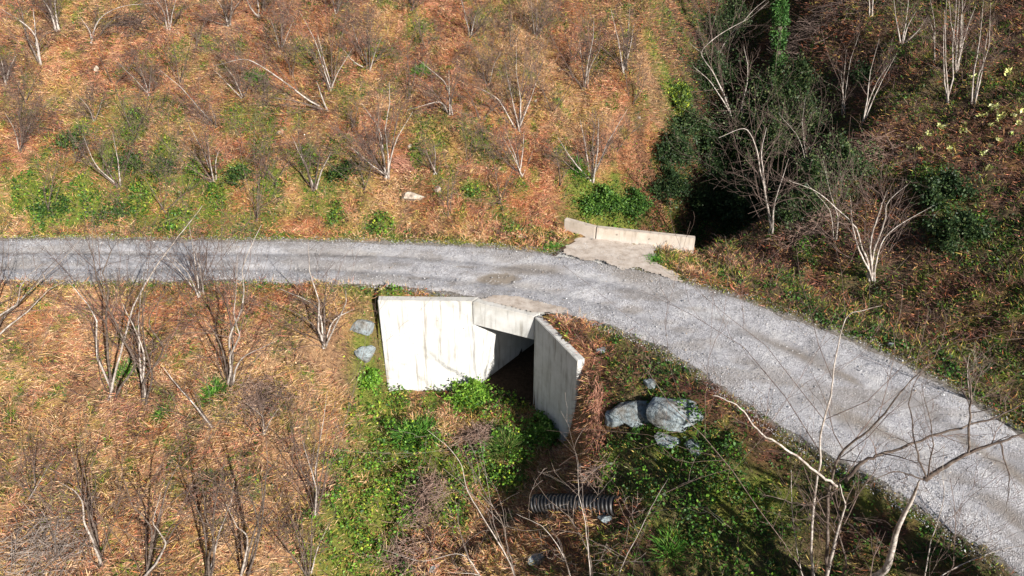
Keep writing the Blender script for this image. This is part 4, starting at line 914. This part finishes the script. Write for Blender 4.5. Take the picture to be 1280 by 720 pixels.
tuft('green grass tuft on the hill by the zigzag hazel', 527, 92, .3, 450, tp, group=TG)
tuft('green tuft by the foot of the pale hazel near the parapet', 722, 212, .35, 500, tp, group=TG)
tuft('green grass tuft between the crossing hazel stems', 156, 468, .4, 600, tp, group=TG)
tuft('green grass tuft at the foot of the many branched hazel', 268, 492, .4, 600, tp, group=TG)
tuft('green tuft right of the many branched hazel', 205, 520, .25, 300, tp, group=TG)
tuft('long bright grass tuft in the ravine below the white wall', 520, 545, .6, 1400, tp, (.35, .7), group=TG)
tuft('long dull grass tuft in the ravine beside the brush pile', 630, 560, .55, 1300, [(.08, .17, .03), (.18, .2, .06), (.05, .09, .02)], (.35, .7), group=TG)
tuft('fern like tuft in shade at the bottom right', 838, 690, .35, 350, tp, (.3, .5), group=TG)
tuft('green tuft on the verge right of the concrete apron', 820, 325, .35, 500, tp, (.1, .2), group=TG)
tuft('green tuft on the verge left of the parapet', 690, 308, .35, 400, tp, (.1, .2), group=TG)

# brush piles
def pile(label, px, py, r, n, mat, ln=.9, name='brush_pile', rad=.009, h=.35, dr=None):
    rs = np.random.default_rng(int(px*7+py)); B = ground(px, py); tb = Tubes(); A = []; RR = []
    for _ in range(n):
        a = rs.normal(size=2)*np.array(r)*.5; z0 = float(height(B[0]+a[0], B[1]+a[1]))-B[2]+rs.random()*h*math.exp(-(a[0]**2/r[0]**2+a[1]**2/r[1]**2))
        d = rs.normal(size=3)*np.array((1, 1, .25)) if dr is None else np.array(dr)+rs.normal(size=3)*.3
        d /= np.linalg.norm(d); L = ln*rs.uniform(.4, 1.2); c = np.array((a[0], a[1], z0)); pts = [c-d*L/2]
        for j in range(4): d = d+rs.normal(size=3)*.15; d /= np.linalg.norm(d); pts.append(pts[-1]+d*L/4)
        pts = np.array(pts)
        pts[:, 2] = np.maximum(pts[:, 2], height(B[0]+pts[:, 0], B[1]+pts[:, 1])-B[2]+.01)
        A.append(pts); q = rad*rs.uniform(.5, 1.6); RR.append(np.linspace(q, q*.4, 5))
    tb.add(np.array(A), np.array(RR), 4); o = tb.build(name, mat); o.location = [float(v) for v in B]; tag(o, label, 'brush pile'); return o
pile('heap of dry brown sticks in front of the culvert opening', 600, 548, (.9, .55), 420, M['dry'])
pile('trail of dry sticks along the ravine between the two green banks', 530, 625, (.8, 1.1), 500, M['dry'])
pile('dry sticks over rocks at the bottom of the ravine', 510, 700, (.8, .6), 300, M['dry'])
pile('small bundle of red twigs on the hill at the foot of the dark hazel', 506, 212, (.45, .3), 160, M['red'], .8, dr=(1, .1, -.35))
pile('heap of grey sticks at the bottom left corner', 60, 690, (1.3, .9), 420, M['twig_pale'], 1.3, h=.5)
pile('thin red brush flattened on the slope under the left road', 125, 388, (1.5, .5), 320, M['red'], .8, h=.1)
pile('tangle of dark twigs beneath the many branched hazel', 325, 505, (1.0, .6), 320, M['dry'], .9)
pile('pinkish twig litter right of the many branched hazel foot', 160, 515, (.8, .4), 200, M['red'], .5, h=.12)
pile('sticks over the black pipe', 735, 610, (.7, .4), 150, M['dry'], .9)
pile('red brown dead vines hanging over the bank right of the shaded wing wall', 745, 530, (.2, .9), 230, M['red'], .7, name='dead_vines', h=.12, dr=(-.15, -.9, -.8))
pile('grey brush across the top of the gully', 1000, 60, (2.0, 1.0), 420, M['twig'], 1.6, h=1.0)
pile('tangled brown bramble canes on the right bank of the gully', 1060, 205, (1.6, 1.0), 500, M['dry'], 1.2, h=.6)
pile('tangled brown canes above the right verge', 1010, 290, (1.4, .8), 350, M['dry'], 1.0, h=.4)
pile('dark brush at the top left beside the low arching hazel', 165, 35, (1.2, .6), 260, M['twig'], 1.2, h=.4)

# primrose like pale plants on the right slope
def primrose(px, py, s, label):
    rs = np.random.default_rng(int(px*11+py)); B = ground(px, py); n = 22
    a = rs.uniform(0, 6.28, n); D = np.stack([np.cos(a), np.sin(a), rs.uniform(.2, 1.2, n)], 1)
    o = tris('pale_plant', np.zeros((n, 3))+rs.normal(size=(n, 3))*.03*s+np.array((0, 0, .05)), D, rs.uniform(.08, .14, n)*s, rs.uniform(.04, .07, n)*s, pick(n, [(.60, .62, .22), (.7, .7, .4), (.35, .45, .1)], [1, .5, .3]), M['leaf'])
    o.location = [float(v) for v in B]; tag(o, label, 'plant', 'pale yellow plants on the right slope')
PR = [(1175, 161), (1184, 172), (1205, 166), (1204, 157), (1158, 170), (1136, 187), (1148, 188), (1236, 185), (1228, 194), (1238, 159), (1250, 150), (1266, 147), (1274, 142), (1186, 188), (1240, 136), (1272, 128), (1234, 213), (1160, 215), (1260, 93), (1195, 103), (1215, 100), (1273, 156), (1226, 148), (1264, 170), (1247, 177)]
for q, (px, py) in enumerate(PR): primrose(px, py, [1.5, 1.1, 1.8, 1.0][q % 4], 'tiny pale yellow plant, one of those dotted over the right slope')

# ------------------------------------------------------------ fallen twigs and seedlings all over the slopes
n = 26000; x, y = rand_region(n); f = fields(x, y); z = height(x, y)
ok = (f['e'] > .6) & inview(x, y, z) & ~intunnel(x, y) & ~nearwall(x, y) & (fbm(x*.6, y*.6, 200, 3) > .42) & ~((x > 2.4) & (x < 7.1) & f['north'] & (y < 26.4))
x, y, z = x[ok], y[ok], z[ok]; n = len(x)
up = rng.random(n) < .5
d = rng.normal(size=(n, 3))*np.array((1, 1, .15)); d[:, 2] = np.where(up, np.abs(d[:, 2])*4+.9, d[:, 2]); d[:, :2] += 0
sl_ = slope(x, y); d[~up, 2] -= (d[~up, :2]*sl_[~up]).sum(1)
d /= np.linalg.norm(d, axis=1, keepdims=True); L = rng.uniform(.25, .9, n)
P = [np.stack([x, y, z+.02], 1)]
for j in range(4): d = d+rng.normal(size=(n, 3))*.16; d /= np.linalg.norm(d, axis=1, keepdims=True); P.append(P[-1]+d*L[:, None]/4)
P = np.stack(P, 1); R = rng.uniform(.003, .007, n)[:, None]*np.linspace(1, .5, 5)[None]
tb = Tubes(); tb.add(P, R, 3); tag(tb.build('twig_litter', M['dry']), 'thin fallen twigs and dead stalks strewn over the slopes', 'twig litter', kind='stuff')
